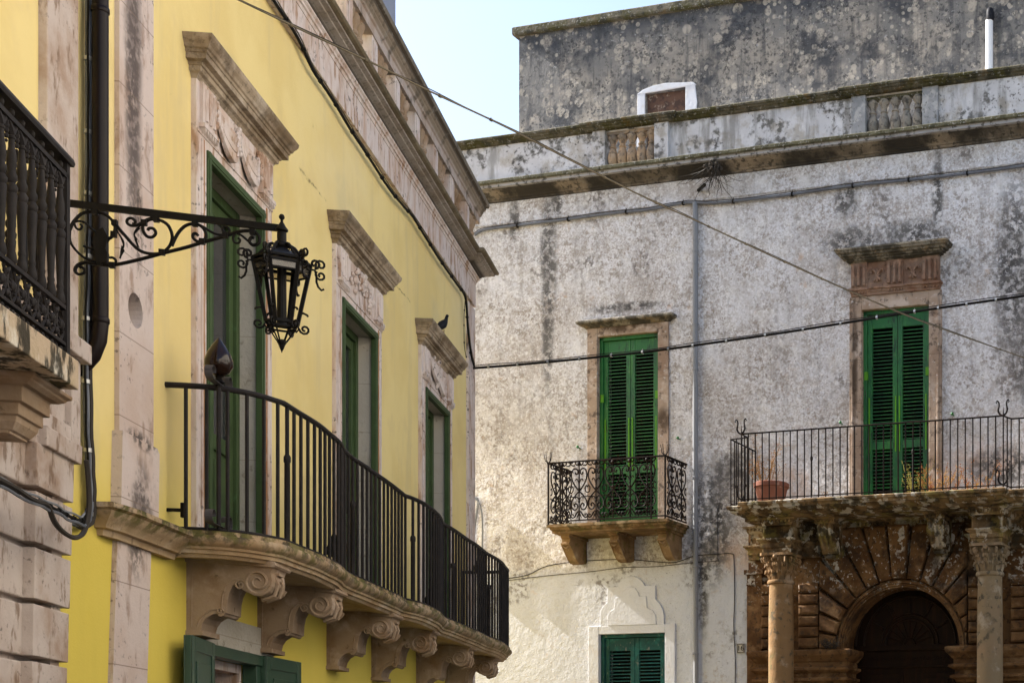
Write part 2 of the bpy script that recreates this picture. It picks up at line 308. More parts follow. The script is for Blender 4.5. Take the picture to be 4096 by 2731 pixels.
mat('lichen_wall',(.18,.172,.162),[((.34,.30,.245),.8,[('n',.8,.42,.62),('z',18.6,16.6)]),((.045,.048,.055),.85,[('n',1.1,.46,.62)]),((.20,.19,.17),.6,[('n',5,.50,.62)]),((.045,.052,.066),.9,[('z',17.2,18.6),('n',1.4,.30,.52)]),
   ((.38,.335,.28),.65,[('v',2.3,.62,.2),('n',.9,.42,.6),('n',12,.35,.55)]),((.41,.365,.30),.8,[('v',4.2,.62,.14),('n',1.3,.40,.56),('n',14,.3,.5)]),((.07,.07,.07),.6,[('v',4.2,.26,.10)]),((.40,.36,.30),.8,[('v',8,.6,.12),('n',1.7,.42,.57)]),((.42,.40,.38),.6,[('v',17,.36,.12),('n',2,.48,.62)]),((.035,.035,.037),.8,[('n',15,.50,.62),('n',2.5,.4,.6)]),((.05,.052,.058),.6,[('n',3,.5,.66,(2,2,.22))]),
   ((.16,.15,.14),.75,[('v',2.2,.22,.05)]),((.06,.06,.06),.7,[('n',8,.55,.66)]),((.40,.40,.40),.5,[('n',5,.62,.70,(1,1,2.2))])],bump=[(26,.8),(6,1.)],bd=.03)
mat('white_render',(.57,.58,.61),[((.5,.46,.42),.5,[('n',3,.52,.7)])],bump=[(14,1.)],bd=.02)
mat('blocked_brown',(.115,.065,.045),[((.05,.035,.03),.7,[('n',6,.45,.6)]),((.33,.26,.2),.7,[('n',9,.58,.68)])],bump=[(16,1.)],bd=.02)
mat('surround_tan',(.37,.28,.21),[((.24,.155,.105),.8,[('n',1.8,.42,.66)]),((.60,.51,.44),.6,[('n',3.2,.5,.68)]),((.09,.065,.05),.8,[('n',9,.53,.66)]),((.62,.59,.56),.6,[('n',13,.60,.68)]),((.13,.09,.06),.7,[('band',.74,.010)]),((.07,.045,.028),.9,[('blob',[(3.3,9.84,.75,.14),(3.98,8.1,.2,.3),(7.66,8.8,.08,1.2)]),('n',4,.3,.5)])],bump=[(26,.8),(8,1.)],bd=.015)
mat('frieze_red',(.27,.185,.135),[((.18,.085,.048),.7,[('n',2.6,.42,.66)]),((.46,.29,.20),.6,[('n',6,.54,.7)]),((.07,.045,.03),.6,[('n',13,.55,.68)])],bump=[(26,.8),(8,1.)],bd=.012)
mat('hood_moss',(.23,.205,.16),[((.20,.125,.05),.6,[('n',5,.5,.66)]),((.045,.04,.03),.9,[('n',4,.43,.58)]),((.05,.045,.035),.7,[('n',16,.48,.6)]),((.50,.47,.42),.8,[('n',16,.52,.62),('up',.2,.9)])],bump=[(26,1.)],bd=.02)
mat('bright_green',(.014,.125,.028),[((.006,.060,.022),.8,[('n',1.8,.42,.64)]),((.045,.20,.03),.5,[('n',4,.52,.68,(2,2,.5))]),((.008,.025,.012),.85,[('n',13,.57,.66,(2,2,.4))]),((.16,.22,.12),.5,[('n',22,.62,.68)]),((.12,.06,.02),.8,[('n',7,.70,.75)])],rough=.5,spec=.4,bump=[(40,.5,(3,3,.5))],bd=.004)
mat('lime_strap',(.10,.30,.025),[((.16,.07,.02),.7,[('n',18,.58,.68)])],rough=.5)
mat('teal_paint',(.012,.070,.066),[((.008,.035,.035),.7,[('n',2,.4,.68)]),((.20,.19,.17),.8,[('n',13,.60,.68,(2,2,.6))]),((.02,.16,.14),.5,[('n',5,.5,.7)])],rough=.55,bump=[(40,.5,(3,3,.5))],bd=.004)
mat('portal_stone',(.175,.092,.038),[((.070,.032,.012),.85,[('n',1.5,.40,.60)]),((.32,.195,.095),.6,[('n',3,.50,.68)]),((.52,.475,.41),.95,[('n',5.5,.535,.56),('n',1.6,.48,.55),('z',4.8,5.15)]),((.50,.46,.40),.9,[('n',14,.60,.63),('z',4.6,5.0)]),((.05,.03,.018),.8,[('n',2.4,.52,.64)]),((.035,.025,.018),.7,[('n',12,.54,.66)])],bump=[(24,.7),(6,1.)],bd=.025)
mat('portal_upper',(.25,.16,.075),[((.050,.030,.014),.94,[('n',2.0,.42,.60)]),((.52,.47,.38),.9,[('n',4.5,.535,.56)]),((.22,.18,.05),.7,[('n',3.2,.50,.64)]),((.05,.04,.025),.85,[('n',6,.50,.60)]),((.42,.28,.15),.5,[('n',2.7,.5,.7)])],bump=[(24,.7),(6,1.)],bd=.025)
mat('column_stone',(.235,.14,.065),[((.26,.155,.075),.8,[('n',1.2,.42,.64)]),((.46,.36,.26),.6,[('n',3.2,.52,.7)]),((.09,.075,.05),.8,[('n',10,.56,.66)]),((.14,.12,.05),.6,[('n',2.2,.54,.66)])],bump=[(24,.8),(6,1.)],bd=.02)
mat('column_pale',(.25,.185,.11),[((.30,.20,.12),.7,[('n',1.6,.42,.64)]),((.54,.48,.39),.5,[('n',4,.52,.7)]),((.08,.07,.05),.9,[('n',8,.53,.62),('n',1.6,.42,.6)])],bump=[(24,.8),(6,1.)],bd=.02)
mat('corbel_ochre',(.25,.16,.08),[((.11,.06,.025),.9,[('n',2.2,.42,.62)]),((.06,.05,.02),.85,[('n',6,.44,.58),('z',6.0,6.12)]),((.46,.36,.23),.5,[('n',4,.54,.7)]),((.10,.09,.02),.6,[('n',5,.52,.66)])],bump=[(24,.8),(6,1.)],bd=.02)
mat('portal_door',(.010,.0042,.002),[((.034,.012,.005),.6,[('n',4,.45,.7,(4,4,.3))])],rough=.45)
mat('terracotta',(.25,.105,.07),[((.30,.12,.08),.6,[('n',3,.4,.7)]),((.55,.36,.28),.5,[('n',9,.6,.7)])],rough=.75)
mat('dry_stem',(.30,.16,.07),[((.42,.28,.13),.6,[('n',8,.4,.6)])],rough=.9)
mat('dry_orange',(.36,.14,.055),[((.50,.30,.06),.7,[('n',5,.45,.6)])],rough=.9)
mat('yellow_weed',(.24,.20,.05),rough=.9)
mat('root_dark',(.055,.045,.035),[((.35,.33,.3),.5,[('n',3,.55,.65)])],rough=.9)
mat('pvc_white',(.74,.74,.74),rough=.45)
mat('sign_tile',(.48,.44,.37),rough=.6,bump=[(20,1.)])
mat('sign_dark',(.02,.02,.02),rough=.6)
mat('cream_render',(.70,.66,.60),[((.6,.54,.46),.5,[('n',.8,.4,.7)])],bump=[(20,1.)])
mat('paving',(.15,.13,.10),[((.09,.08,.065),.7,[('n',1.2,.4,.7)]),((.21,.18,.14),.6,[('n',4,.5,.7)])],bump=[(8,1.)])
# ================================================================== ground
def structure(name,mb,mt):
    o=mb.build(name,mt,None); o['kind']='structure'; return o
g=MB(); g.add([(-60,60,0),(60,60,0),(60,-90,0),(-60,-90,0)],[(0,1,2,3)]); structure('ground',g,'paving')
# ================================================================== yellow palazzo (left middle)
H=thing('yellow_house','yellow plastered palazzo with pink stone trim, three tall balcony doors and a roof balustrade','house',L)
WC=(-10.36,-6.43,-2.57); OH=.71; SH=.93; ZT=7.0; ZF=3.66
holes=[(c-OH,c+OH,ZF,ZT) for c in WC]+[(-12.60,-12.32,5.06,5.34),(-11.0,-9.70,.2,2.80)]
w=MB(); wall(w,(-16,0),(0,9.77),holes,0,-.45)
w.box(-16,0,-9,-.45,0,9.76)
w.build('wall','yellow_plaster',H)
# roof room behind the balustrade
ux,_=L.uz(1582,60,-1.1)
r=MB().box(ux-6,ux,-5,-1.1,9.9,14.6).box(ux-6.08,ux+.08,-5.08,-1.02,14.6,14.75); r.build('roof_room','grey_render',H)
# pilaster with round recess
p=MB(); pu0,pu1=-12.74,-12.13
sq=[(-12.46+.15*a,5.2+.15*b) for a,b in ((-1,-1),(1,-1),(1,1),(-1,1))]
wall(p,(pu0,pu1),(4.2,9.05),[(-12.61,-12.31,5.05,5.35)],.035,-.02)
K=24; cir=[(-12.46+.13*math.cos(2*PI*i/K),5.2+.13*math.sin(2*PI*i/K)) for i in range(K)]
sqp=[]
for i in range(K):
    c,s_=math.cos(2*PI*i/K),math.sin(2*PI*i/K); m=max(abs(c),abs(s_)); sqp.append((-12.46+.15*c/m,5.2+.15*s_/m))
vs=[(a,.035,b) for a,b in cir]+[(a,.035,b) for a,b in sqp]+[(a,-.30,b) for a,b in cir]
p.add(vs,[(i,(i+1)%K,K+(i+1)%K,K+i) for i in range(K)]+[(i,(i+1)%K,2*K+(i+1)%K,2*K+i) for i in range(K)]+[tuple(range(2*K,3*K))])
p.prism([(-12.81,3.56),(-12.14,3.56),(-12.12,4.18),(-12.16,4.215),(-12.78,4.215)],-.02,.075,'n')
p.prism([(-13.02,0),(-12.42,0),(-12.17,3.46),(-12.77,3.46)],-.02,.035,'n')
p.build('corner_pilaster','limestone_joint',H)
MB().box(-.47,0.03,-.2,.035,3.5,9.05).box(-.47,.03,-.2,.035,0,3.4).build('corner_pilaster','limestone_pink',H)
# frieze and architrave
MB().box(-16,.02,-.3,.045,9.10,9.46).sweep([(-16,.045),(.02,.045),(.02,-.3)],[(-.05,9.46),(.008,9.46),(.012,9.50),(.03,9.505),(.03,9.535),(.05,9.55),(.05,9.575),(.0,9.58),(-.05,9.58)]).build('frieze','limestone_pink',H)
path=[(-16,.03),(-.60,.03),(-.60,.10),(.06,.10),(.06,-.6)]
c=MB().sweep(path,[(-.1,9.58),(.02,9.58),(.03,9.60),(.05,9.605),(.075,9.625),(.12,9.64),(.135,9.645),(.14,9.662),(.165,9.668),(.19,9.672),(.197,9.685),(.185,9.695),(.205,9.70),(.235,9.71),(.25,9.73),(.248,9.75),(.23,9.765),(.10,9.772),(-.1,9.775)])
for i in range(26):   # open joints between the cornice stones
    u=-15.6+i*.62
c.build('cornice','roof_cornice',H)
# balustrade: plinth, rail, posts, balusters
path=[(-16,.02),(.02,.02),(.02,-.5)]
MB().sweep(path,[(-.16,9.773),(.09,9.773),(.09,9.80),(.075,9.815),(-.16,9.815)]).build('balustrade_plinth','stone_weathered',H)
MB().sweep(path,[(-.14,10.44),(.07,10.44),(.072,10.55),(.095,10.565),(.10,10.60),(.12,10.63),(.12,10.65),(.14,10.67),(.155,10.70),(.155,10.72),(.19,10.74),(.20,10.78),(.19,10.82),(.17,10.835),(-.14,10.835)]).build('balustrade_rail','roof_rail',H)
posts=[-5.86+1.035*i for i in range(-9,6)]
for i,u in enumerate(posts):
    if u<-12: continue
    MB().box(u-.18,u+.06,-.045,.075,9.81,10.445).box(u-.15,u+.01,.07,.088,9.87,10.39).build('balustrade_post','limestone_pink',H)
    nxt=posts[i+1]-.2 if i+1<len(posts) else 0
    bp=[(r*1.0,9.81+(z-9.95)*1.495) for r,z in [(.075,9.95),(.075,9.98),(.05,9.99),(.06,10.0),(.085,10.04),(.092,10.08),(.08,10.13),(.05,10.18),(.045,10.20),(.06,10.21),(.06,10.23),(.045,10.24),(.05,10.27),(.072,10.30),(.085,10.33),(.085,10.35),(.065,10.36),(.065,10.375)]]
    for q in range(3):
        uu=u+.06+(.09,.29,.49)[q]
        if uu>-.05: continue
        MB().lathe(uu,.0,[(r_*.86,z_) for r_,z_ in bp],16).build('baluster','stone_corbel',H,smooth=True)
# string course left of the balcony
sc=[(-.1,3.30),(.05,3.30),(.06,3.36),(.10,3.37),(.11,3.40),(.15,3.45),(.19,3.50),(.20,3.53),(.235,3.55),(.235,3.60),(.10,3.62),(-.1,3.65)]
MB().sweep([(-12.98,-.2),(-12.98,.0),(-12.85,.02),(-12.06,.02),(-11.80,.02)],[(o*.9,3.65+(z-3.65)*.72) for o,z in sc]).build('string_course','stone_balcony',H,smooth=True)

def hood_profile(z0): return [(-.05,z0),(.0,z0),(.02,z0+.035),(.045,z0+.05),(.05,z0+.085),(.065,z0+.09),(.07,z0+.11),(.115,z0+.118),(.115,z0+.165),(.125,z0+.17),(.13,z0+.19),(.145,z0+.20),(.155,z0+.225),(.175,z0+.25),(.185,z0+.27),(.19,z0+.30),(-.05,z0+.31)]
def swag(mb,u0,u1,zt,drop,n):
    for k in range(6):
        d=drop*(.40+.60*k/5); rr=.017+.008*(k%2)
        pts=[(u0+(u1-u0)*(t/12.),n+.035*math.sin(PI*t/12.),zt-d*(1-((t/12.-.5)*2)**2)**.8-.01*k) for t in range(13)]
        mb.tube(pts,[rr*(.5+math.sin(PI*t/12.)) for t in range(13)],5)
for wi,cc in enumerate(WC):
    s=MB()
    for sg in (-1,1):
        a,b=sorted((cc+sg*OH,cc+sg*SH)); s.box(a,b,-.02,.045,ZF-.02,7.53)
        a,b=sorted((cc+sg*(OH+.09),cc+sg*(OH+.125))); s.box(a,b,.04,.056,ZF,7.05)
    s.box(cc-OH,cc+OH,-.02,.045,ZT,7.53)
    s.box(cc-SH,cc+SH,.04,.056,7.075,7.10)
    gv=MB()
    for sg in (-1,1):
        a,b=sorted((cc+sg*(OH+.05),cc+sg*(OH+.085))); gv.box(a,b,.04,.048,ZF,7.06)
        gv=gv.build('surround_groove','rust_groove',H) and MB()
    s.build('door_surround','limestone_pink',H,bevel=.006)
    hd=MB().sweep([(cc-SH,-.02),(cc-SH,.045),(cc+SH,.045),(cc+SH,-.02)],hood_profile(7.51))
    hd.build('door_hood','stone_weathered',H)
    for sg in (-1,1):
        tb=MB(); a=cc+sg*.72; tb.box(a-.15,a+.15,.04,.075,7.16,7.51)
        for q in range(3): tb.tube([(a-.08+.08*q,.078,7.2),(a-.08+.08*q,.078,7.47)],.018,6)
        tb.box(a-.17,a+.17,.04,.095,7.125,7.16)
        for q in range(6): tb.prism([(a-.15+.055*q,7.125),(a-.11+.055*q,7.125),(a-.13+.055*q,7.085)],.04,.09,'n')
        tb.build('triglyph','limestone_pink',H)
    f=MB()
    if wi==0:
        swag(f,cc-.52,cc-.02,7.46,.30,.06); swag(f,cc+.02,cc+.52,7.46,.30,.06)
        for x in (-.53,0,.53):
            for q in range(7): f.ball(cc+x+random.uniform(-.03,.03),.065,7.47-.035*q,.026,1,7,5)
    elif wi==1:
        for q in range(85):
            x=random.gauss(0,.22); z=7.34+random.gauss(0,.07)+.06*math.cos(x*9)
            if abs(x)<.5 and 7.14<z<7.49: f.ball(cc+x,.052+random.uniform(0,.02),z,random.uniform(.016,.036),random.uniform(.7,1.5),6,5)
    else:
        swag(f,cc-.48,cc-.06,7.48,.22,.06); swag(f,cc-.08,cc+.36,7.42,.26,.06)
        for q in range(30): f.ball(cc-.1+random.gauss(0,.12),.06,7.34+random.gauss(0,.07),random.uniform(.018,.04),1.3,6,5)
    f.build('carved_festoon','limestone_pink',H,smooth=True)
    # outer painted frame, recessed glazed door
    fr=MB(); e=.085
    for a,b in ((cc-OH,cc-OH+e),(cc+OH-e,cc+OH)): fr.box(a,b,-.002,.058,ZF,ZT); fr.box(a+.02,b-.02,.055,.066,ZF,ZT)
    fr.box(cc-OH,cc+OH,-.002,.060,ZT-e,ZT); fr.box(cc-OH,cc+OH,.058,.068,ZT-e+.02,ZT-.02)
    fr.build('shutter_frame','green_paint',H,bevel=.005)
    rv=MB(); 
    for a,b in ((cc-OH-.0,cc-OH+.05),(cc+OH-.05,cc+OH)): rv.box(a,b,-.44,-.004,ZF,ZT-.05)
    rv.box(cc-OH,cc+OH,-.44,-.004,ZT-.06,ZT); rv.build('stone_reveal','reveal_stone',H)
    df=MB(); nd=-.205
    for a,b in ((cc-OH+.05,cc-OH+.13),(cc+OH-.13,cc+OH-.05)): df.box(a,b,nd-.06,nd+.05,ZF,ZT-.06)
    df.box(cc-OH+.13,cc+OH-.13,nd-.06,nd+.05,ZT-.15,ZT-.06); D=df.build('french_door','green_paint',H,bevel=.005)
    for sg in (-1,1):
        a,b=sorted((cc+sg*.005,cc+sg*(OH-.135))); lf=MB()
        lf.box(a,a+.09,nd-.04,nd+.02,ZF+.02,ZT-.155).box(b-.09,b,nd-.04,nd+.02,ZF+.02,ZT-.155)
        lf.box(a+.09,b-.09,nd-.04,nd+.02,ZF+.02,ZF+.18).box(a+.09,b-.09,nd-.04,nd+.02,4.62,4.76).box(a+.09,b-.09,nd-.04,nd+.02,ZT-.27,ZT-.155)
        lf.box(a+.09,b-.09,nd-.03,nd-.005,ZF+.18,4.62).box(a+.13,b-.13,nd-.03,nd+.012,ZF+.26,4.54)
        lf.build('door_leaf','green_paint',D,bevel=.005)
        MB().box(a+.088,b-.088,nd-.02,nd-.012,4.76,ZT-.27).build('glass_pane','window_glass',D)
        MB().prism([(a+.09+.03*q,nd-.06-.02*(q%2)) for q in range(int((b-a-.18)/.03)+1)]+[(b-.09,nd-.12),(a+.09,nd-.12)],4.76,ZT-.27,'z').build('curtain','curtain',D)
# ground-floor door under the first corbels
s=MB()
GU0,GU1=-11.0,-9.70
s.box(GU0-.05,GU1+.35,-.02,.035,2.80,3.06); s.build('door_lintel','reveal_stone',H)
fr=MB()
fr.box(GU0,GU0+.10,-.10,.03,.2,2.80).box(GU1-.10,GU1,-.10,.03,.2,2.80).box(GU0,GU1,-.10,.05,2.70,2.80)
G=fr.build('ground_door','green_blue_paint',H,bevel=.006)
MB().box(GU0+.10,GU1-.10,-.38,-.34,.2,2.63).build('door_panel','brown_wood',G)
MB().box(GU0+.10,GU1-.10,-.40,-.11,2.62,2.70).box(GU1-.16,GU1-.10,-.40,-.11,.2,2.62).build('stone_reveal','limestone_pink',G)
for nm,u,ang in (('l',GU0,-1),('r',GU1,1)):
    sh=MB(); wdt=.78; th=.045
    # leaf swung open: nearly flat to the wall on the right, square to it on the left
    a=math.radians(100 if ang<0 else 14); dx,dy=ang*math.cos(a) if ang>0 else -math.cos(a),math.sin(a)
    if ang<0: dx=-.985; dy=.13
    else: dx=.985; dy=.10
    def quad(t0,t1,o0,o1,z0,z1):
        nx,ny=-dy,dx
        if ang<0: nx,ny=dy,-dx
        pts=[(u+dx*t0+nx*o0,.03+dy*t0+ny*o0),(u+dx*t1+nx*o0,.03+dy*t1+ny*o0),(u+dx*t1+nx*o1,.03+dy*t1+ny*o1),(u+dx*t0+nx*o1,.03+dy*t0+ny*o1)]
        sh.prism(pts,z0,z1,'z')
    quad(0,wdt,0,th,.25,2.80)
    for o0,o1 in ((-.012,.0),(th,th+.012)):
        quad(0,.09,o0,o1,.25,2.80); quad(wdt-.09,wdt,o0,o1,.25,2.80)
        quad(.09,wdt-.09,o0,o1,2.68,2.80); quad(.09,wdt-.09,o0,o1,1.6,1.72); quad(.16,wdt-.16,o0,o1,1.8,2.60)
    sh.build('shutter_leaf','green_blue_paint',G,bevel=.006)
# ---------------------------------------------------------------- balcony
ZR=4.804; ZB=3.655
tr=[(662,1538),(770,1543),(860,1550),(950,1563),(1046,1584),(1105,1603),(1125,1607),(1153,1624),(1194,1650),(1224,1668),(1276,1701),(1316,1734),(1347,1760),(1365,1780),(1374,1801),(1403,1826),(1423,1841),(1459,1864),(1495,1890),(1536,1918),(1577,1948),(1607,1972),(1620,1982),(1643,1989),(1684,2007),(1714,2025),(1745,2051),(1760,2068),(1773,2093),(1816,2119),(1867,2155),(1908,2181),(1945,2211),(1981,2231),(2007,2249),(2019,2265),(2032,2283)]
pl=[L.plan(x,y,ZR) for x,y in tr]; e=pl[-1]
pl=pl+[(e[0]+.10,.60),(e[0]+.16,.40),(e[0]+.2,.18),(e[0]+.22,0)]
pl=smooth2(pl,3)
def resample(p,step):
    out=[p[0]]; acc=0
    for a,b in zip(p,p[1:]):
        d=math.hypot(b[0]-a[0],b[1]-a[1]); t=0
        while acc+(d-t)>=step and d>1e-6:
            t+=step-acc; acc=0; out.append((a[0]+(b[0]-a[0])*t/d,a[1]+(b[1]-a[1])*t/d))
        acc+=d-t
    return out
fine=resample(pl,.07)+[pl[-1]]
R=MB()
R.tube([(u,n,ZR) for u,n in fine],.024,8).tube([(u,n,ZB+.0) for u,n in fine],.013,6)
RA=R.build('balcony_rail','iron_grey',H,smooth=True)
bars=resample(pl,.152)
for i,(u,n) in enumerate(bars[1:]):
    thick=i%14==6
    b=MB().tube([(u,n,ZB-.03),(u,n,ZR)],.0155 if not thick else .017,7)
    if thick: b.lathe(u,n,[(.024,ZB-.03),(.024,ZB+.66),(.03,ZB+.67),(.03,ZB+.71),(.02,ZB+.73)],8)
    b.build('railing_bar','iron_grey',RA,smooth=True)
for (px,py) in ((875,1550),):   # scroll straps at the first post, top and foot
    u,n=L.plan(px,py,ZR)
    for zz in (ZR+.02,ZB+.02):
        sb=MB()
        for sg in (-1,1):
            sp=spiral(0,0,.065,.028,-PI/2,.80,16)
            pts=[(u,zz)]+[(u+sg*(.17+a),zz+.068+b) for a,b in sp]
            for q in range(len(pts)-1):
                (a0,b0),(a1,b1)=pts[q],pts[q+1]
                dz=.004
                sb.add([(a0,n-.03,b0),(a1,n-.03,b1),(a1,n+.03,b1),(a0,n+.03,b0),(a0,n-.03,b0+dz),(a1,n-.03,b1+dz),(a1,n+.03,b1+dz),(a0,n+.03,b0+dz)],[(0,1,2,3),(4,5,6,7),(0,1,5,4),(1,2,6,5),(2,3,7,6),(3,0,4,7)])
        sb.build('scroll_strap','strap_grey',RA)
    MB().lathe(u,n,[(.018,ZB),(.018,ZR),(.026,ZR+.01),(.026,ZR+.03)],8).build('railing_bar','iron_grey',RA)
    FU,FN=u,n
slabp=[q for q in smooth2(resample(pl,.16),2)]
S=MB().sweep(slabp,[(-.35,3.47),(-.10,3.43),(-.06,3.43),(-.045,3.455),(-.02,3.46),(-.015,3.49),(.005,3.495),(.01,3.515),(.035,3.53),(.055,3.555),(.06,3.58),(.05,3.60),(.03,3.605),(.03,3.64),(-.02,3.642),(-.35,3.642)])
poly=[(u,max(n-.3,-.02)) for u,n in slabp]; 
S.prism([(slabp[0][0]+.02,-.1)]+[(u,n-.08) for u,n in slabp if n>.1]+[(slabp[-1][0]-.02,-.1)],3.46,3.64,'z')
SL=S.build('balcony_slab','stone_balcony',H,smooth=True)
cp=[(-.02,3.482),(.60,3.47),(.70,3.45),(.71,3.42),(.68,3.40),(.665,3.36),(.675,3.30),(.67,3.25),(.645,3.20),(.59,3.165),(.53,3.17),(.47,3.20),(.42,3.235),(.398,3.276),(.365,3.25),(.335,3.19),(.32,3.12),(.315,3.02),(.25,3.015),(.20,3.005),(.155,2.975),(.125,2.93),(.11,2.87),(-.02,2.872)]
for i,u in enumerate((-11.39,-9.70,-7.56,-5.80,-3.62,-1.90)):
    t=.34; ua,ub=u,u+t
    cb=MB().prism(cp,ua,ub,'u')
    cb.prism([(-.02,3.484),(.60,3.472),(.70,3.452),(.715,3.42),(.70,3.405),(-.02,3.44)],ua-.03,ub+.03,'u')
    for uu,sg in ((ua,-1),(ub,1)):
        sp=spiral(.565,3.285,.115,.022,-.3,-1.9 if True else 0,34)
        cb.tube([(uu+sg*.006,a,b) for a,b in sp],[.017-.008*q/34 for q in range(35)],5)
        cb.tube([(uu+sg*.006,a,b) for a,b in spiral(.425,3.255,.045,.012,.6,1.3,14)],.009,5)
        cb.tube([(uu+sg*.004,a,b) for a,b in [(.41,3.30),(.37,3.30),(.31,3.24),(.285,3.16),(.278,3.055),(.20,3.045),(.14,3.0),(.10,2.95),(.085,2.90)]],.007,5)
        cb.tube([(uu+sg*.004,a,b) for a,b in [(.045,3.43),(.04,2.90)]],.006,5)
        cb.tube([(uu+sg*.004,a,b) for a,b in spiral(.265,3.035,.028,.006,0,1.2,10)],.008,5)
    for q in range(3): cb.box(ua+.11,ub-.11,.64,.70-.01*q,3.35-.045*q,3.375-.045*q)
    cb.tube([(ua,.27,3.02),(ub,.27,3.02)],.030,8)
    cb.tube([(ua+t*.33,.655,3.35),(ua+t*.33,.69,3.28),(ua+t*.33,.66,3.18),(ua+t*.33,.56,3.145)],.018,6).tube([(ua+t*.67,.655,3.35),(ua+t*.67,.69,3.28),(ua+t*.67,.66,3.18),(ua+t*.67,.56,3.145)],.018,6)
    cb.box(ua-.02,ub+.02,-.02,.135,2.83,2.87)
    cb.build('corbel','stone_corbel',H,bevel=.006)
# ---------------------------------------------------------------- finials on the balcony
def finial(u,n,z,h,name,label,grp=None):
    o=thing(name,label,'finial',L,(u,n,z),grp)
    k=h/.36
    MB().lathe(u,n,[(.03*k,z),(.045*k,z+.012*k),(.03*k,z+.03*k),(.02*k,z+.045*k),(.03*k,z+.06*k)],16).build('base','iron_black',o,smooth=True)
    MB().lathe(u,n,[(.03*k,z+.058*k),(.075*k,z+.09*k),(.103*k,z+.14*k),(.103*k,z+.18*k),(.085*k,z+.24*k),(.05*k,z+.30*k),(.018*k,z+.345*k),(.002*k,z+.365*k)],24).build('bulb','amber_glass',o,smooth=True)
    return o
finial(FU,FN,ZR+.03,.37,'bulb_finial','amber teardrop glass bulb on the near balcony rail, between two curled straps')
fu,fn=-1.75,.45
o=finial(fu,fn,ZR-.20,.30,'bulb_finial','dark teardrop bulb behind the railing at the far end of the long balcony')
MB().tube([(fu,fn,ZB),(fu,fn,ZR-.19)],.02,8).build('stem','iron_black',o)
MB().tube([(fu-.6,fn+.1,ZR-.24),(fu+.45,fn-.08,ZR-.24)],.010,6).build('cross_bar','iron_black',o)
def flood(px,py,label):
    u,n=L.plan(px,py,3.65); n=.45
    o=thing('floodlight',label,'floodlight',L,(u,n,3.65),'black floodlights on the long balcony floor')
    MB().lathe(u,n,[(.13,3.65),(.13,3.67),(.04,3.70),(.02,3.72),(.02,3.86)],12).build('foot','black_plastic',o)
    MB().tube([(u-.10,n,3.98),(u-.10,n,3.88),(u,n,3.86),(u+.10,n,3.88),(u+.10,n,3.98)],.012,6).build('bracket','black_plastic',o)
    MB().prism([(n-.10,3.90),(n+.02,3.84),(n+.11,4.00),(n+.05,4.08),(n-.02,4.10)],u-.12,u+.12,'u').build('lamp_head','black_plastic',o,bevel=.012)
flood(1470,2320,'black floodlight on the balcony floor behind the bars before the middle door')
flood(1830,2490,'black floodlight on the balcony floor behind the bars by the farthest door')
# ---------------------------------------------------------------- wall anchor
u,z=L.uz(668,2038,0)
o=thing('wall_anchor','small black iron T-shaped anchor on the yellow wall beside the balcony end bar','anchor',L,(u,0,z))
MB().box(u-.012,u+.012,-.01,.13,z-.014,z+.014).box(u-.016,u+.016,.105,.135,z-.06,z+.06).build('anchor_bar','iron_black',o,bevel=.004)
# ---------------------------------------------------------------- brown drain pipe
o=thing('drain_pipe','wide dark brown drainpipe running down the yellow wall and bending into it','drainpipe',L,(-13.21,0,4.45))
pu,pn=-13.28,.13
pts=[(pu,pn,10.2)]+[(pu,pn,z) for z in (8.5,7,5.5,4.85)]+[(pu,pn-.01,4.74),(pu,pn-.05,4.63),(pu,pn-.12,4.54),(pu,pn-.22,4.50)]
MB().tube(pts,.053,20).build('pipe','pipe_brown',o,smooth=True)
for z in (7.08,4.88): cl=MB().lathe(pu,pn,[(.056,z-.02),(.060,z-.015),(.060,z+.015),(.056,z+.02)],20); cl.build('pipe_collar','pipe_brown',o,smooth=True)
# ---------------------------------------------------------------- pigeon on the far hood
u0,z0=L.uz(1760,1295,.14); 
bu,bn,bz=-2.99,.20,7.82
o=thing('pigeon','dark pigeon perched on the stone hood above the farthest balcony door','bird',L,(bu,bn,bz))
b=MB(); 
ang=math.radians(35)
bodyp=[(-.17,.03,.004),(-.13,.035,.022),(-.08,.06,.045),(-.02,.095,.062),(.03,.125,.062),(.07,.165,.045),(.09,.20,.032),(.10,.235,.028),(.115,.262,.026),(.14,.272,.012),(.155,.268,.003)]
vs=[];seg=12
for (x,z,rr) in bodyp:
    for q in range(seg):
        g=2*PI*q/seg; y=rr*math.cos(g); zz=rr*math.sin(g)
        tilt=.75 if z>.16 else .9
        X=x - zz*.45; Z=z+zz*tilt+.01
        vs.append((bu+X*.75*math.cos(ang)-y*math.sin(ang), bn+X*.75*math.sin(ang)+y*math.cos(ang), bz+Z*.95))
k=len(bodyp); fs=[(i*seg+q,i*seg+(q+1)%seg,(i+1)*seg+(q+1)%seg,(i+1)*seg+q) for i in range(k-1) for q in range(seg)]+[tuple(range(seg)),tuple((k-1)*seg+q for q in range(seg))]
b.add(vs,fs); b.build('body','feather_dark',o,smooth=True)
lg=MB()
for s_ in (-.02,.02): lg.tube([(bu+.01,bn+s_,bz),(bu+.012,bn+s_,bz+.05)],.005,5).tube([(bu-.015,bn+s_,bz+.004),(bu+.04,bn+s_,bz+.004)],.004,4)
lg.build('legs','terracotta',o)
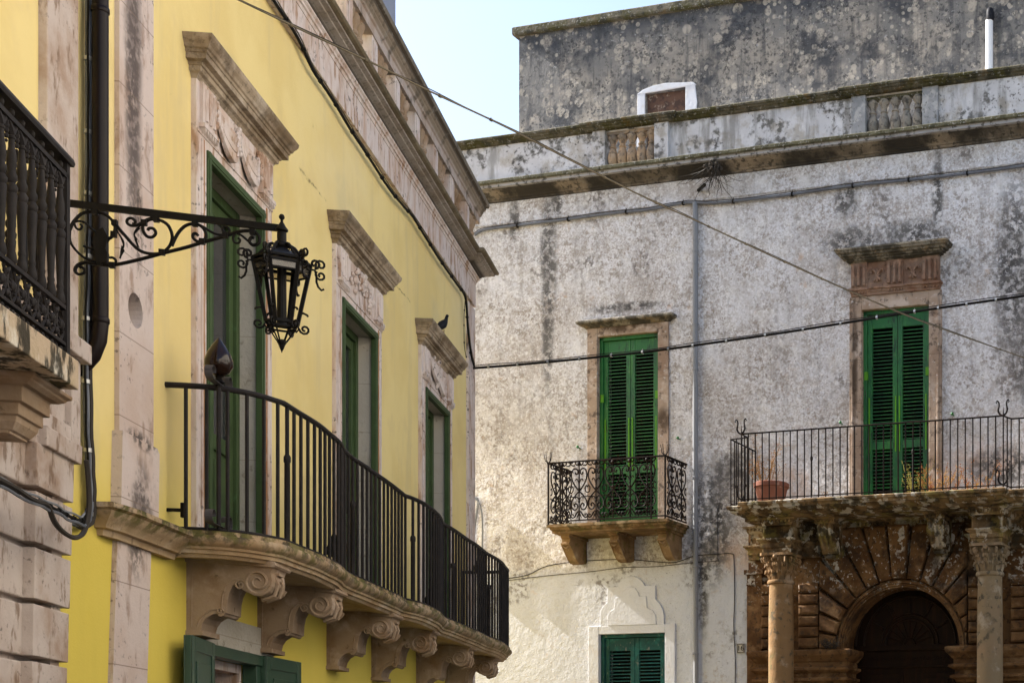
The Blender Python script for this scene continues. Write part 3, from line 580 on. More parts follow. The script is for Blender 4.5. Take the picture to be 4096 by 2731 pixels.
# ---------------------------------------------------------------- cables on the yellow facade
def cable(name,label,fr,pts,r,mt,cat='cable',clips=0,seg=6,extra=(),clipmat='cable_black',grp=None,rad=None):
    c=thing(name,label,cat,fr,tuple(pts[0]),grp)
    sp=smooth2([tuple(p) for p in pts],4)
    MB().tube(sp,r,seg).build('strand',mt,c,smooth=True)
    for (du,dn,dz,r2,m2) in extra:
        MB().tube([(p[0]+du+.006*math.sin(i*1.3),p[1]+dn,p[2]+dz+.006*math.sin(i*.9)) for i,p in enumerate(sp)],r2,5).build('strand',m2,c,smooth=True)
    if clips:
        cb=MB(); acc=0
        for a,b_ in zip(sp,sp[1:]):
            acc+=(Vector(a)-Vector(b_)).length
            if acc>clips:
                acc=0; d=(Vector(b_)-Vector(a)).normalized()*.014; m=(Vector(a)+Vector(b_))/2
                cb=MB().tube([m-d,m+d],r*1.55,7)
                cb.tube([m,m+Vector((0,0,r*2.6))],r*.25,4)
                cb.build('cable_tie',clipmat,c)
    return c
lp=[(1075,-30),(1120,42),(1190,150),(1250,278),(1300,352),(1350,430),(1400,515),(1480,636),(1555,752),(1620,832),(1650,865),(1700,945),(1760,1040),(1830,1140),(1860,1185),(1868,1260),(1873,1330),(1885,1420),(1897,1465)]
pts=[(*L.uz(x,y,.07),0) for x,y in lp]; pts=[(a,.07,b) for a,b,_ in pts]
cable('facade_cable','dark bundled cable running along the bottom edge of the stone frieze on the yellow house',L,pts,.016,'cable_black',clips=.5,extra=[(.0,.012,.028,.007,'cable_tan')])
lp=[(1862,1185),(1857,1250),(1856,1330),(1858,1390),(1866,1430)]
pts=[(a,.05,b) for a,b in (L.uz(x,y,.05) for x,y in lp)]
cable('insulator_wire','thin wire with small insulators hanging by the far corner of the yellow house',L,pts,.006,'cable_tan',clips=.22)
# ================================================================== near left house (stone quoins, cast-iron balcony)
P=thing('quoined_house','yellow house at the far left with pale stone pilaster, rusticated base and cast-iron balcony','house',Q)
NP=.055; ZBASE=4.02
w=MB(); w.box(-9,-.165,-6,0,3.80,11.5).box(-9,-.45,-6,-.25,0,3.80); w.build('wall','yellow_plaster',P)
MB().box(-.70,-.16,-.3,NP,4.55,11.5).build('corner_pilaster','stone_block',P,bevel=.008)
# panelled zone, ledge and rusticated courses
q=MB()
q.box(-9,-.70,-.05,.02,3.86,4.62)
q.box(-.74,-.12,-.1,.012,3.86,4.52).box(-.28,-.12,-.1,NP,3.86,4.44).box(-.78,-.28,-.1,NP-.003,3.86,3.97).box(-.78,-.66,-.1,NP-.003,3.97,4.44).box(-.66,-.28,-.1,NP-.003,4.36,4.44)
q.box(-.76,-.06,-.1,NP+.05,4.44,4.57)
q.sweep([(-9,.03),(-.80,.03),(-.80,.085),(-.19,.085),(-.19,-.3)],[(-.05,3.735),(.0,3.735),(.004,3.86),(-.05,3.87)])
q.build('ledge','stone_block',P,bevel=.008)
zs=[3.74,3.43,3.075,2.72,2.36,2.0,1.65,1.3,.95,.6,.3,0]
rb=MB(); bk=MB()
bk.box(-9,-.42,-.3,-.06,0,3.80); bk.prism([(-.62,0),(-.56,0),(-.30,3.74),(-.50,3.74)],-.1,.015,'n')
for i in range(len(zs)-1):
    zt,zb=zs[i]-.0,zs[i+1]+.036
    lean=-.031*i
    rb=MB().prism([(-.87+lean*.6-.01,zb),(-.24+lean-.015,zb),(-.24+lean,zt),(-.87+lean*.6,zt)],-.1,NP,'n'); rb.build('rusticated_block','stone_block',P,bevel=.006)
    MB().box(-9,-.84+lean*.6,-.1,-.012,zb,zt).build('rusticated_block','stone_block',P,bevel=.012)
bk.build('base_wall','stone_block',P)
# balcony
UE=-2.19; NF=.70; ZS0,ZS1=3.77,3.93
S=MB().box(-9,UE,-.1,NF+.02,ZS0,ZS1)
S.build('balcony_slab','stone_slab_stained',P,bevel=.006)
cs=MB(); 
for ua in (-2.36,-4.4):
    ub=ua+.14
    cs=MB(); cs.prism([(ua-.05,-.05),(ub+.05,-.05),(ub+.05,.46),(ua-.05,.46)],3.47,3.76,'z')
    cs.sweep([(ua,-.05),(ua,.42),(ub,.42),(ub,-.05)],[(-.06,3.77),(.21,3.77),(.21,3.75),(.19,3.74),(.185,3.73),(.16,3.715),(.13,3.71),(.125,3.70),(.125,3.63),(.10,3.625),(.10,3.565),(.085,3.56),(.08,3.53),(.055,3.49),(.01,3.465),(-.06,3.46)])
    cs.build('corbel','stone_corbel',P,bevel=.004)
# cast iron railing
def railing_part(path,end):
    pass
rp=[(UE-7,NF-.04),(UE-.03,NF-.04),(UE-.03,.02)]
RZ=5.02
r=MB().sweep(rp,[(-.035,RZ-.02),(.035,RZ-.02),(.04,RZ),(.035,RZ+.02),(-.035,RZ+.02)])
r.sweep(rp,[(-.02,RZ-.10),(.02,RZ-.10),(.02,RZ-.075),(-.02,RZ-.075)])
for z,h in ((4.195,.022),(3.995,.018),(3.93,.026)): r.sweep(rp,[(-.016,z),(.016,z),(.016,z+h),(-.016,z+h)])
r.box(UE-.055,UE-.01,NF-.065,NF-.02,3.90,RZ-.01)
PR=r.build('balcony_rail','iron_grey',P)
bl=[(.018,4.21),(.030,4.225),(.026,4.26),(.018,4.29),(.021,4.30),(.021,4.31),(.018,4.32),(.026,4.50),(.030,4.56),(.026,4.57),(.031,4.58),(.034,4.60),(.020,4.62),(.030,4.64),(.030,4.66),(.021,4.675),(.022,4.69),(.027,4.71),(.025,4.76),(.018,4.80),(.016,4.84),(.022,4.845),(.022,4.855),(.016,4.86),(.018,4.905)]
def balu(u,n,along):
    b=MB().lathe(u,n,[(r_*.86,z_) for r_,z_ in bl],10)
    for sg in (-1,1):
        pts=[(u,n,4.895),(u+sg*.012,n,4.915)] if along=='u' else [(u,n,4.895),(u,n+sg*.012,4.915)]
    du,dn=(1,0) if along=='u' else (0,1)
    for sg in (-1,1):
        b.tube([(u+du*sg*d,n+dn*sg*d,z) for d,z in ((0,4.87),(.018,4.895),(.040,4.915),(.058,4.922))],[.018,.017,.014,.011],6)
    # pierced hanging drop between arches
    m=(u+du*.065,n+dn*.065)
    for z,rr in ((4.905,.012),(4.885,.015),(4.862,.013),(4.835,.012),(4.81,.008)): b.ball(m[0],m[1],z,rr,1.2,6,5)
    b.ball(u,n,RZ-.045,.016,1.3,8,5)
    # lower frieze: loops and leaves
    for sg in (-1,1):
        b.tube([(u+du*(sg*.03+a),n+dn*(sg*.03+a),4.10+c) for a,c in spiral(0,0,.035,.010,-PI/2*sg,1.2*sg,10)],.008,5)
        b.tube([(u+du*sg*a,n+dn*sg*a,z) for a,z in ((.0,4.015),(.035,4.05),(.06,4.10),(.055,4.15),(.03,4.185))],.009,5)
    b.ball(u,n,4.10,.024,1.3,7,5); b.ball(u+du*.065,n+dn*.065,4.05,.022,1,7,5); b.ball(u+du*.065,n+dn*.065,4.16,.018,1,7,5); b.ball(u,n,3.972,.016,.9,7,5); b.ball(u+du*.065,n+dn*.065,3.972,.013,.9,6,4)
    b.build('baluster','iron_grey',PR,smooth=True)
for i in range(12): balu(UE-.10-.130*i,NF-.04,'u')
for i in range(4): balu(UE-.03,NF-.17-.135*i,'n')
# cast scroll behind the railing, carried on the return side
sc=MB()
for (n0,z0,rr) in ((.30,4.60,.10),(.30,4.35,.07)):
    sc.lathe(UE-.6,.10,[(.02,4.20),(.06,4.24),(.08,4.36),(.05,4.45),(.025,4.50),(.05,4.52),(.06,4.56),(.03,4.62),(.05,4.7),(.08,4.78),(.05,4.84),(.02,4.86)],12)
# ================================================================== wall lantern
UA=-.95
LT=thing('wall_lantern','black wrought-iron lantern hanging from a scrolled bracket in front of the yellow house','lantern',Q,(UA,0,4.85))
def A(px,py): return Q.nz(px,py,UA)
def trace(pts,sc=2.8,ox=280,oy=720): return [A(ox+x/sc,oy+y/sc) for x,y in pts]
a0=A(290,815); a1=A(1135,915)
zt0=a0[1]-(a1[1]-a0[1])/(a1[0]-a0[0])*0
arm=MB()
sl=(a1[1]-a0[1])/(a1[0]-a0[0])
def topz(n): return a0[1]+sl*(n-a0[0])
arm.add([(UA-.012,n,topz(n)+d) for n in (0.0,1.50) for d in (-.021,.021)]+[(UA+.012,n,topz(n)+d) for n in (0.0,1.50) for d in (-.021,.021)],[(0,1,3,2),(4,5,7,6),(0,1,5,4),(2,3,7,6),(0,2,6,4),(1,3,7,5)])
arm.box(UA-.03,UA+.03,0,.02,4.72,5.36)
AR=arm.build('bracket_arm','iron_black',LT)
curves=[
 ([(60,1030),(62,985),(110,940),(180,925),(250,935),(330,945),(420,955),(560,940),(800,885),(1060,815),(1300,755),(1500,695),(1720,635),(1850,590),(1960,570),(2060,580),(2120,640),(2110,710),(2050,730),(2010,690),(2030,645),(2060,650)],.012),
 ([(60,1030),(95,1055),(150,1045),(165,1005),(130,975),(105,985)],.010),
 ([(440,870),(480,870),(515,905),(500,945),(470,960)],.009),
 ([(0,560),(40,470),(130,380),(240,355),(350,370),(440,420),(500,500),(500,580),(450,650),(330,690)],.011),
 ([(0,560),(0,680),(60,780),(160,870),(300,930)],.009),
 ([(500,480),(560,560),(640,650),(720,740),(800,800),(900,825),(1010,820),(1100,760),(1140,680),(1140,600),(1100,510),(1030,460),(950,440),(880,450),(820,500),(820,570),(860,630),(920,640),(960,600),(940,550),(890,540),(870,565)],.011),
 ([(950,420),(870,440),(800,480),(740,510),(680,510),(640,480),(645,440),(690,428),(730,460),(725,490),(700,490)],.010),
 ([(1140,740),(1180,650),(1230,570),(1300,510),(1390,490),(1470,520),(1520,590),(1520,650),(1480,690),(1420,685),(1380,650),(1380,610),(1410,600),(1435,625)],.011),
 ([(1420,490),(1500,530),(1580,580),(1660,610),(1740,610),(1785,580),(1775,540),(1735,525),(1705,550),(1720,580)],.009),
 ([(1870,600),(1920,620),(1980,670),(2040,720)],.008),
 ([(1850,600),(1825,650),(1845,700),(1890,705),(1905,670),(1880,650)],.008),
 ([(500,510),(545,600),(595,680),(600,740),(580,800),(560,880)],.006),
 ([(800,500),(740,560),(720,610),(740,680),(765,750)],.006),
 ([(45,475),(100,460),(170,480),(230,540),(300,590)],.008),
 ([(45,480),(70,540),(110,555),(135,520),(115,495)],.008),
 ([(150,740),(230,765),(310,770),(390,720),(440,660)],.008),
]
sw=MB()
for pts,rr in curves: sw.tube([(UA,n,z) for n,z in smooth2(trace(pts),3)],rr*.92,6)
for (x,y) in ((280,360),(500,480),(490,610),(830,480),(965,440),(1030,810),(1400,490),(1480,690),(1740,620),(470,955),(2045,585),(340,930)):
    n,z=A(280+x/2.8,720+y/2.8); sw.box(UA-.016,UA+.016,n-.016,n+.016,z-.017,z+.017)
for lf in ([(545,600),(605,680),(600,740),(585,700)],[(580,730),(612,790),(560,880),(565,800)],[(740,560),(800,530),(730,600),(715,600)],[(720,610),(757,660),(745,700),(765,750),(725,680)]):
    sw.prism(trace(lf),UA-.004,UA+.004,'u')
sw.prism(trace([(300,590),(380,540),(430,640),(410,780),(430,830),(420,930),(300,930),(290,800),(260,700)]),UA-.02,UA+.02,'u')
sw.build('scrollwork','iron_black',AR,smooth=True)
# lantern body (square, rotated)
cn=1.49; cu=UA; RT=math.radians(28)
def sqr(r,z,k=4,rot=RT): return [(cu+r*math.cos(rot+2*PI*i/k),cn+r*math.sin(rot+2*PI*i/k),z) for i in range(k)]
K6=6; rot=math.radians(12)
def ring(r,z): return sqr(r,z,K6,rot)
zT=4.93; zR=5.035; zBt=4.56
rf=MB()
a_=ring(.175,zT+.02); b_=ring(.15,zT+.045); c_=ring(.035,zR+.005)
rf.add(a_+b_+c_,[(i,(i+1)%K6,K6+(i+1)%K6,K6+i) for i in range(K6)]+[(K6+i,K6+(i+1)%K6,2*K6+(i+1)%K6,2*K6+i) for i in range(K6)]+[tuple(range(2*K6,3*K6))])
rf.add(ring(.172,zT+.018),[tuple(range(K6))])
rf.build('lantern_roof','lantern_roof',LT)
tp=MB().lathe(cu,cn,[(.030,5.04),(.042,5.055),(.038,5.075),(.028,5.085),(.028,5.14),(.024,5.145),(.038,5.155),(.038,5.165),(.026,5.18),(.015,5.20),(.009,5.21),(.008,5.225),(.016,5.233),(.018,5.245),(.012,5.258),(.002,5.263)],14)
tp.build('top_finial','iron_black',LT,smooth=True)
fr=MB()
T_=ring(.165,zT); Bt=ring(.092,zBt); Tu=ring(.168,zT+.03); T2=ring(.158,zT-.05)
for i in range(K6):
    j=(i+1)%K6
    fr.tube([Tu[i],T_[i],Bt[i]],.0155,4)
    fr.tube([T_[i],T_[j]],.013,4); fr.tube([Bt[i],Bt[j]],.013,4); fr.tube([Tu[i],Tu[j]],.010,4); fr.tube([T2[i],T2[j]],.007,4)
L2=ring(.082,zBt-.03)
for i in range(K6): fr.tube([L2[i],L2[(i+1)%K6]],.008,4); fr.tube([Bt[i],L2[i],ring(.03,zBt-.115)[i],ring(.012,zBt-.125)[i]],.006,4)
fr.lathe(cu,cn,[(.028,zBt-.11),(.030,zBt-.125),(.020,zBt-.14),(.012,zBt-.165),(.004,zBt-.18),(.002,zBt-.19)],10)
fr.lathe(cu,cn,[(.025,zBt-.02),(.035,zBt-.015),(.03,zBt),(.028,zT-.06),(.028,zT-.02)],12)   # inner lamp tube
FRM=fr.build('lantern_frame','iron_black',LT)
gl=MB()
for i in range(K6):
    j=(i+1)%K6; q_=[T2[i],T2[j],Bt[j],Bt[i]]; ce=Vector((cu,cn,0))
    o_=[tuple(Vector(v)+(Vector((v[0]-cu,v[1]-cn,0)).normalized()*-.004)) for v in q_]
    if i in (1,2,5): gl.add([q_[0],q_[1],Vector(q_[1])*.35+Vector(q_[2])*.0+Vector(q_[1])*.0+Vector(q_[1])*.65,q_[0]],[])
gl=None
def rad(i,r,z,da=0.):
    g=rot+2*PI*i/K6+da; return (cu+r*math.cos(g),cn+r*math.sin(g),z)
for i in range(K6):
    sc2=MB()
    # straps from the crown to the eave with curls
    sc2.tube([rad(i,.035,5.055),rad(i,.055,5.065),rad(i,.075,5.055),rad(i,.11,5.01),rad(i,.155,4.96),rad(i,.178,4.945)],.010,5)
    sc2.tube([rad(i,.195+a,4.975+b) for a,b in spiral(0,0,.032,.008,-PI/2,1.25,12)],.0085,5)
    sc2.tube([rad(i,.06+a,5.03+b) for a,b in spiral(0,0,.02,.006,PI/2,-1.2,10)],.005,5)
    # side curls: pair on the eave, long tail
    sc2.tube([rad(i,.215+a,4.965+b) for a,b in spiral(.016,.008,.036,.008,-2.4,-1.3,12)],.0075,5)
    sc2.tube([rad(i,.215+a,4.905+b) for a,b in spiral(.016,.0,.034,.008,2.4,1.3,12)],.0075,5)
    sc2.tube([rad(i,.17,4.935),rad(i,.195,4.935),rad(i,.205,4.90),rad(i,.205,4.86),rad(i,.215,4.83),rad(i,.235,4.81),rad(i,.25,4.82)],.0075,5)
    # bottom curls
    sc2.tube([rad(i,.092,4.60),rad(i,.105,4.63),rad(i,.125,4.645),rad(i,.15,4.635),rad(i,.155,4.625)],.0075,5)
    sc2.tube([rad(i,.135+a,4.54+b) for a,b in spiral(0,0,.034,.008,PI,1.3,12)],.0075,5)
    sc2.tube([rad(i,.095,4.555),rad(i,.10,4.535),rad(i,.085,4.515),rad(i,.07,4.525)],.006,5)
    sc2.build('curl_ornament','iron_black',FRM,smooth=True)

pn=MB()
for i in range(K6):
    j=(i+1)%K6
    for (p0,p1) in ((T2,Bt),):
        v=[Vector(T2[i]),Vector(T2[j]),Vector(T_[j]),Vector(T_[i])]
        c0=Vector((cu,cn,zT))
        o_=[x+(Vector((c0.x,c0.y,x.z))-x)*.03 for x in v]
        pn.add([tuple(x) for x in v]+[tuple(x) for x in o_],[(0,1,2,3),(4,5,6,7),(0,1,5,4),(2,3,7,6)])
pn.build('frosted_band','lantern_glass',FRM)
# ================================================================== cable bundles between the two left houses
def qp(px,py,n): a=Q.uz(px,py,n); return (a[0],n,a[1])
def lpn(px,py,n): a=L.uz(px,py,n); return (a[0],n,a[1])
LU=[(352,-20),(352,200),(353,500),(352,700),(350,900),(347,1100),(343,1300),(342,1500),(345,1700),(352,1850),(357,1950),(357,2030),(350,2080),(325,2100),(290,2092),(262,2078)]
cable('cable_riser','grey cable bundle tied beside the brown drainpipe, upper to lower left',L,[lpn(x,y,.05) for x,y in LU],.019,'conduit',clips=.42,extra=[(.03,.0,0,.010,'pipe_grey'),(-.025,.01,0,.008,'cable_black'),(.06,.0,.0,.021,'cable_brown')],clipmat='steel_clip')
lo=[(-20,1908),(60,1950),(110,1985),(150,2005),(190,2020),(215,2080),(245,2120),(290,2148),(325,2140),(345,2100),(357,2020),(352,1900),(345,1840)]
cable('conduit_loop','brown conduit looping down in a U at the corner of the rusticated stone base',Q,[qp(x,y,.26) for x,y in lo],.016,'cable_brown')
lo=[(-20,1920),(60,1960),(140,2000),(180,2015),(230,2040),(270,2060),(310,2078),(335,2075),(350,2050),(356,1990)]
cable('cable_bundle','black and grey cables clamped together across the stone base at lower left',Q,[qp(x,y,.24) for x,y in lo],.011,'cable_black',clips=.12,extra=[(0,.02,-.03,.010,'conduit'),(0,.0,.025,.008,'pipe_grey')])
# small white box edge at the far left
# ================================================================== old white palazzo (right)
W=thing('white_house','weathered white palazzo with green louvred shutters, iron balconies and a mossy cornice','house',B)
RB=16.0; LB_=-7.0
holes=[(2.60,3.92,6.25,9.72),(7.72,9.06,6.25,9.76),(2.64,4.04,1.9,4.31),(7.40,9.66,0,5.02)]
w=MB(); wall(w,(LB_,RB),(0,12.36),holes,0,-.5); w.box(LB_,RB,-9,-.5,0,12.3)
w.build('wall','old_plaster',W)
MB().sweep([(LB_,0),(RB,0)],[(-.02,11.945),(.012,11.95),(.022,11.965),(.012,11.98),(-.02,12.38)]).build('plaster_band','old_plaster',W)
cprof=[(-.3,12.37),(.02,12.37),(.03,12.40),(.06,12.41),(.07,12.43),(.14,12.465),(.20,12.49),(.215,12.505),(.24,12.51),(.245,12.525),(.30,12.53),(.30,12.575),(.335,12.585),(.345,12.60),(.345,12.645),(.33,12.66),(-.3,12.67)]
cpath=[(LB_+i*.52,.0+random.uniform(-.008,.008)) for i in range(45)]
MB().sweep(cpath,cprof).build('cornice','cornice_stone',W)
# parapet
G1=(2.83,3.86); G2=(7.86,8.93)
pz0,pz1=12.66,13.40
w=MB(); wall(w,(LB_,RB),(pz0,pz1),[(G1[0],G1[1],12.70,13.37),(G2[0],G2[1],12.70,13.37)],.06,-.22); w.build('parapet','parapet_plaster',W)
pp=[(-.36,13.395),(.03,13.395),(.05,13.41),(.06,13.43),(.09,13.445),(.10,13.47),(.12,13.475),(.125,13.51),(.11,13.53),(-.36,13.54)]
steps=[LB_,G1[0]-.32,G1[1]+.34,G2[0]-.32,G2[1]+.36,RB]
pa=[]
for i in range(len(steps)-1):
    n=.06 if i%2==0 else .12
    k=8; 
    for q in range(k+1): pa.append((steps[i]+(steps[i+1]-steps[i])*q/k+(.0 if q else .001),n+random.uniform(-.004,.004)))
MB().sweep(pa,pp).build('parapet_coping','moss_stone',W)
for gi,(a,b) in enumerate((G1,G2)):
    mt=('limestone_pink' if gi==0 else 'post_grey')
    for u0,u1 in ((a-.24,a+.02),(b-.02,b+.26)):
        MB().box(u0,u1,-.1,.115,12.66,13.41).build('parapet_post','parapet_plaster' if gi==0 else 'post_grey',W,bevel=.008)
    MB().box(a,b,-.1,.05,13.32,13.40).build('parapet_lintel','baluster_stone' if gi==0 else 'cornice_stone',W)
    bp=[(.085,12.80),(.085,12.84),(.06,12.86),(.075,12.88),(.10,12.94),(.105,12.99),(.095,13.05),(.065,13.11),(.052,13.135),(.07,13.145),(.07,13.16),(.05,13.17),(.055,13.21),(.08,13.25),(.098,13.27),(.098,13.30),(.07,13.31),(.07,13.33)]
    for q in range(5):
        MB().lathe(a+.12+(b-a-.2)*q/4.25,.0,[(r*.93,12.67+(z-12.80)*1.23) for r,z in bp],16).build('baluster','baluster_stone' if gi==0 else 'baluster_grey',W,smooth=True)
# ---- windows
def shutters(u0,u1,z0,z1,mt,rail_z,hinges=True,strap=True):
    n0=-.12
    f=MB(); e=.07
    f.box(u0,u0+e,n0-.05,n0+.07,z0,z1).box(u1-e,u1,n0-.05,n0+.07,z0,z1).box(u0,u1,n0-.05,n0+.07,z1-e*.9,z1)
    f.box(u0+.0,u1,n0-.05,n0+.04,z0,z0+.04)
    F_=f.build('shutter_frame',mt,W,bevel=.006)
    MB().box(u0+.02,u1-.02,-.48,-.44,z0,z1).build('dark_room','dark_interior',F_)
    m=(u0+u1)/2
    for a,b in ((u0+e,m-.004),(m+.004,u1-e)):
        s=MB(); st=.085
        s.box(a,a+st,n0-.02,n0+.03,z0+.04,z1-.07).box(b-st,b,n0-.02,n0+.03,z0+.04,z1-.07)
        rails=[(z0+.04,z0+.18),(z1-.30,z1-.07)]+([(rail_z-.07,rail_z+.07)] if rail_z else [])
        rails.sort()
        for c,d in rails: s.box(a+st,b-st,n0-.02,n0+.026,c,d)
        LF=s.build('shutter_leaf',mt,F_,bevel=.005)
        lv=MB()
        for (c0,c1) in zip(rails,rails[1:]):
            z=c0[1]+.028
            while z<c1[0]-.01:
                jt=random.uniform(-.004,.004)
                lv.add([(a+st-.005,n0-.020,z+.006+jt),(b-st+.005,n0-.020,z+.006+jt),(b-st+.005,n0+.022,z-.016),(a+st-.005,n0+.022,z-.016),(a+st-.005,n0-.020,z+.014+jt),(b-st+.005,n0-.020,z+.014+jt),(b-st+.005,n0+.022,z-.004),(a+st-.005,n0+.022,z-.004)],
                   [(0,1,2,3),(4,5,6,7),(0,1,5,4),(1,2,6,5),(2,3,7,6),(3,0,4,7)]); z+=.062
        lv.build('louvres',mt,LF)
    if strap:
        for x in (u0+e+.02,m-.045,m+.025,u1-e-.04):
            MB().box(x,x+.024,n0+.03,n0+.042,z0+1.0,z0+1.95).build('latch_strap','lime_strap',F_)
        for x in (u0+.03,u1-.09):
            for z in (z0+2.25,): MB().box(x,x+.06,n0+.06,n0+.085,z,z+.14).build('hinge','lime_strap',F_)
    return F_
shutters(2.64,3.87,6.27,9.70,'bright_green',7.28)
shutters(7.775,9.01,6.30,9.735,'bright_green',7.42)
shutters(2.67,4.01,1.95,4.30,'teal_paint',None,strap=False)
# stone surround 1 with slab hood
s=MB(); s.box(2.44,2.645,-.3,.035,6.2,9.86).box(3.87,4.08,-.3,.035,6.2,9.86).box(2.645,3.87,-.3,.03,9.70,9.86)
s.box(2.62,2.645,.03,.045,6.2,9.70).build('window_surround','surround_tan',W,bevel=.01)
h=MB(); hp=[(2.40+i*.22,.02) for i in range(9)]; hp=[(2.44,-.02)]+[(2.44,.03),(4.08,.03),(4.08,-.02)]
h.sweep(hp,[(-.04,9.855),(.03,9.86),(.08,9.90),(.14,9.915),(.155,9.93),(.155,9.965),(.13,9.985),(-.04,10.0)]); h.build('window_hood','hood_moss',W,bevel=.01)
# surround 2 with carved frieze and cornice
s=MB(); s.box(7.56,7.78,-.3,.05,6.2,9.97).box(9.005,9.23,-.3,.05,6.2,9.97).box(7.78,9.005,-.3,.045,9.735,9.97)
s.box(7.60,7.64,.045,.065,6.2,9.9).box(9.15,9.19,.045,.065,6.2,9.9).build('window_surround','surround_tan',W,bevel=.01)
fz=MB(); fz.box(7.60,9.20,-.05,.07,10.09,10.54).sweep([(7.60,-.02),(7.60,.07),(9.20,.07),(9.20,-.02)],[(-.05,9.97),(.0,9.97),(.005,10.02),(.02,10.025),(.02,10.06),(.045,10.07),(.045,10.10),(-.05,10.11)])
for cu_ in (7.76,8.41,9.05):
    fz.box(cu_-.15,cu_+.15,.06,.10,10.11,10.54); fz.box(cu_-.17,cu_+.17,.06,.125,10.055,10.10)
    for q in (-1,0,1): fz.prism([(cu_+q*.10-.032,.098),(cu_+q*.10-.02,.145),(cu_+q*.10+.02,.145),(cu_+q*.10+.032,.098)],10.13,10.47,'z')
    for q in range(5): fz.prism([(cu_-.15+.06*q,10.055),(cu_-.09+.06*q,10.055),(cu_-.12+.06*q,9.99)],.06,.10,'n')
FZ=fz.build('window_frieze','frieze_red',W,bevel=.005)
for cu_ in (8.09,8.735):
    fl=MB(); n=.10; z=10.30
    fl.prism([(cu_-.0,z+.13),(cu_+.032,z+.06),(cu_+.014,z),(cu_-.014,z),(cu_-.032,z+.06)],.06,.10,'n')
    for sg in (-1,1):
        fl.tube([(cu_+sg*a,n,z+b) for a,b in ((.012,-.0),(.035,.05),(.065,.085),(.10,.08),(.115,.05),(.10,.03))],[.016,.022,.026,.020,.015,.010],6)
        fl.tube([(cu_+sg*a,n,z-b) for a,b in ((.01,.02),(.03,.06),(.055,.09),(.07,.085))],[.014,.022,.024,.012],6)
    fl.tube([(cu_,n,z-.02),(cu_,n,z-.12)],[.012,.02],6).box(cu_-.05,cu_+.05,.07,.11,z-.022,z+.002)
    fl.build('fleur_carving','frieze_red',FZ,smooth=True)
MB().sweep([(7.60,-.02),(7.60,.10),(9.20,.10),(9.20,-.02)],[(-.05,10.53),(.0,10.53),(.02,10.55),(.06,10.555),(.06,10.58),(.095,10.585),(.10,10.612),(.145,10.617),(.15,10.65),(.195,10.66),(.205,10.695),(.22,10.70),(.22,10.73),(-.05,10.74)]).build('window_hood','hood_moss',W)
# lower window: raised white surround and stepped ornamental panel
s=MB(); s.box(2.46,2.67,-.2,.035,1.8,4.45).box(4.01,4.21,-.2,.035,1.8,4.45).box(2.67,4.01,-.2,.033,4.30,4.45)
s.build('window_surround','white_render',W,bevel=.008)
og=[(2.70,4.45),(2.70,4.70),(2.76,4.80),(2.85,4.88),(2.85,5.15),(3.05,5.15),(3.09,5.22),(3.17,5.29),(3.28,5.33),(3.38,5.33),(3.48,5.29),(3.56,5.22),(3.61,5.15),(3.82,5.15),(3.82,4.90),(3.90,4.82),(3.96,4.72),(3.99,4.60),(3.99,4.45)]
inn=[(2.86,4.45),(2.86,4.62),(2.90,4.70),(3.0,4.75),(3.01,4.95),(3.16,4.96),(3.19,5.06),(3.26,5.13),(3.33,5.145),(3.41,5.12),(3.47,5.05),(3.50,4.96),(3.64,4.96),(3.66,4.75),(3.77,4.70),(3.83,4.60),(3.84,4.45)]
m_=MB(); m_.prism(og,-.02,.028,'n'); m_.build('ornament_panel','white_render',W,bevel=.008)
m_=MB().prism(inn,.02,.042,'n'); m_.build('ornament_panel_inner','white_render',W,bevel=.006)
# shutter catches
for (px,py) in ((2316,1791),(2716,1755),(3365,1693),(3812,1659)):
    a,z=B.uz(px,py,.05); MB().tube([(a,-.02,z),(a,.09,z)],.012,6).ball(a,.10,z+.01,.028,1,8,6).build('shutter_catch','bright_green',W)
# ---- small balcony
bz=6.16; SU0,SU1,SN=2.10,4.46,.82
sb=MB().sweep([(SU0,-.05),(SU0,SN-.03),(SU1,SN-.03),(SU1,-.05)],[(-.25,bz-.12),(-.10,bz-.12),(-.09,bz-.10),(-.05,bz-.07),(-.03,bz-.055),(-.025,bz-.03),(.0,bz-.02),(.012,bz-.015),(.012,bz+.03),(-.0,bz+.035),(-.25,bz+.035)])
sb.prism([(SU0+.05,-.05),(SU1-.05,-.05),(SU1-.05,SN-.1),(SU0+.05,SN-.1)],bz-.115,bz+.033,'z')
sb.build('balcony_slab','corbel_ochre',W)
kp=[(0,6.05),(.60,6.05),(.60,5.98),(.56,5.97),(.56,5.90),(.60,5.89),(.60,5.86),(.55,5.84),(.50,5.78),(.42,5.68),(.34,5.60),(.26,5.56),(.18,5.55),(.10,5.57),(0,5.60)]
for uu in (2.33,3.30,4.25):
    k=MB().prism(kp,uu-.085,uu+.085,'u'); k.prism([(0,6.052),(.64,6.052),(.62,6.02),(0,5.99)],uu-.12,uu+.12,'u')
    for sg in (-1,1):
        k.tube([(uu+sg*.088,a,b) for a,b in spiral(.18,5.68,.10,.02,.2,1.6,20)],.012,5)
        k.tube([(uu+sg*.08,a,b) for a,b in ((.57,5.85),(.50,5.79),(.42,5.69),(.34,5.61),(.26,5.57))],.016,5)
    for q in range(6):
        t=q/5.; a=.53-.29*t; b=5.80-.21*t
        for sg in (-1,1): k.tube([(uu,a+.02,b),(uu+sg*.05,a+.03,b+.03),(uu+sg*.09,a,b+.02)],[.018,.016,.006],5)
    k.build('balcony_bracket','corbel_ochre',W,bevel=.006)
rz=7.28; rb0=6.24
rail=MB(); rpth=[(SU0+.02,.02),(SU0+.02,SN-.03),(SU1-.03,SN-.03),(SU1-.03,.02)]
rail.sweep(rpth,[(-.02,rz-.012),(.02,rz-.012),(.02,rz+.012),(-.02,rz+.012)])
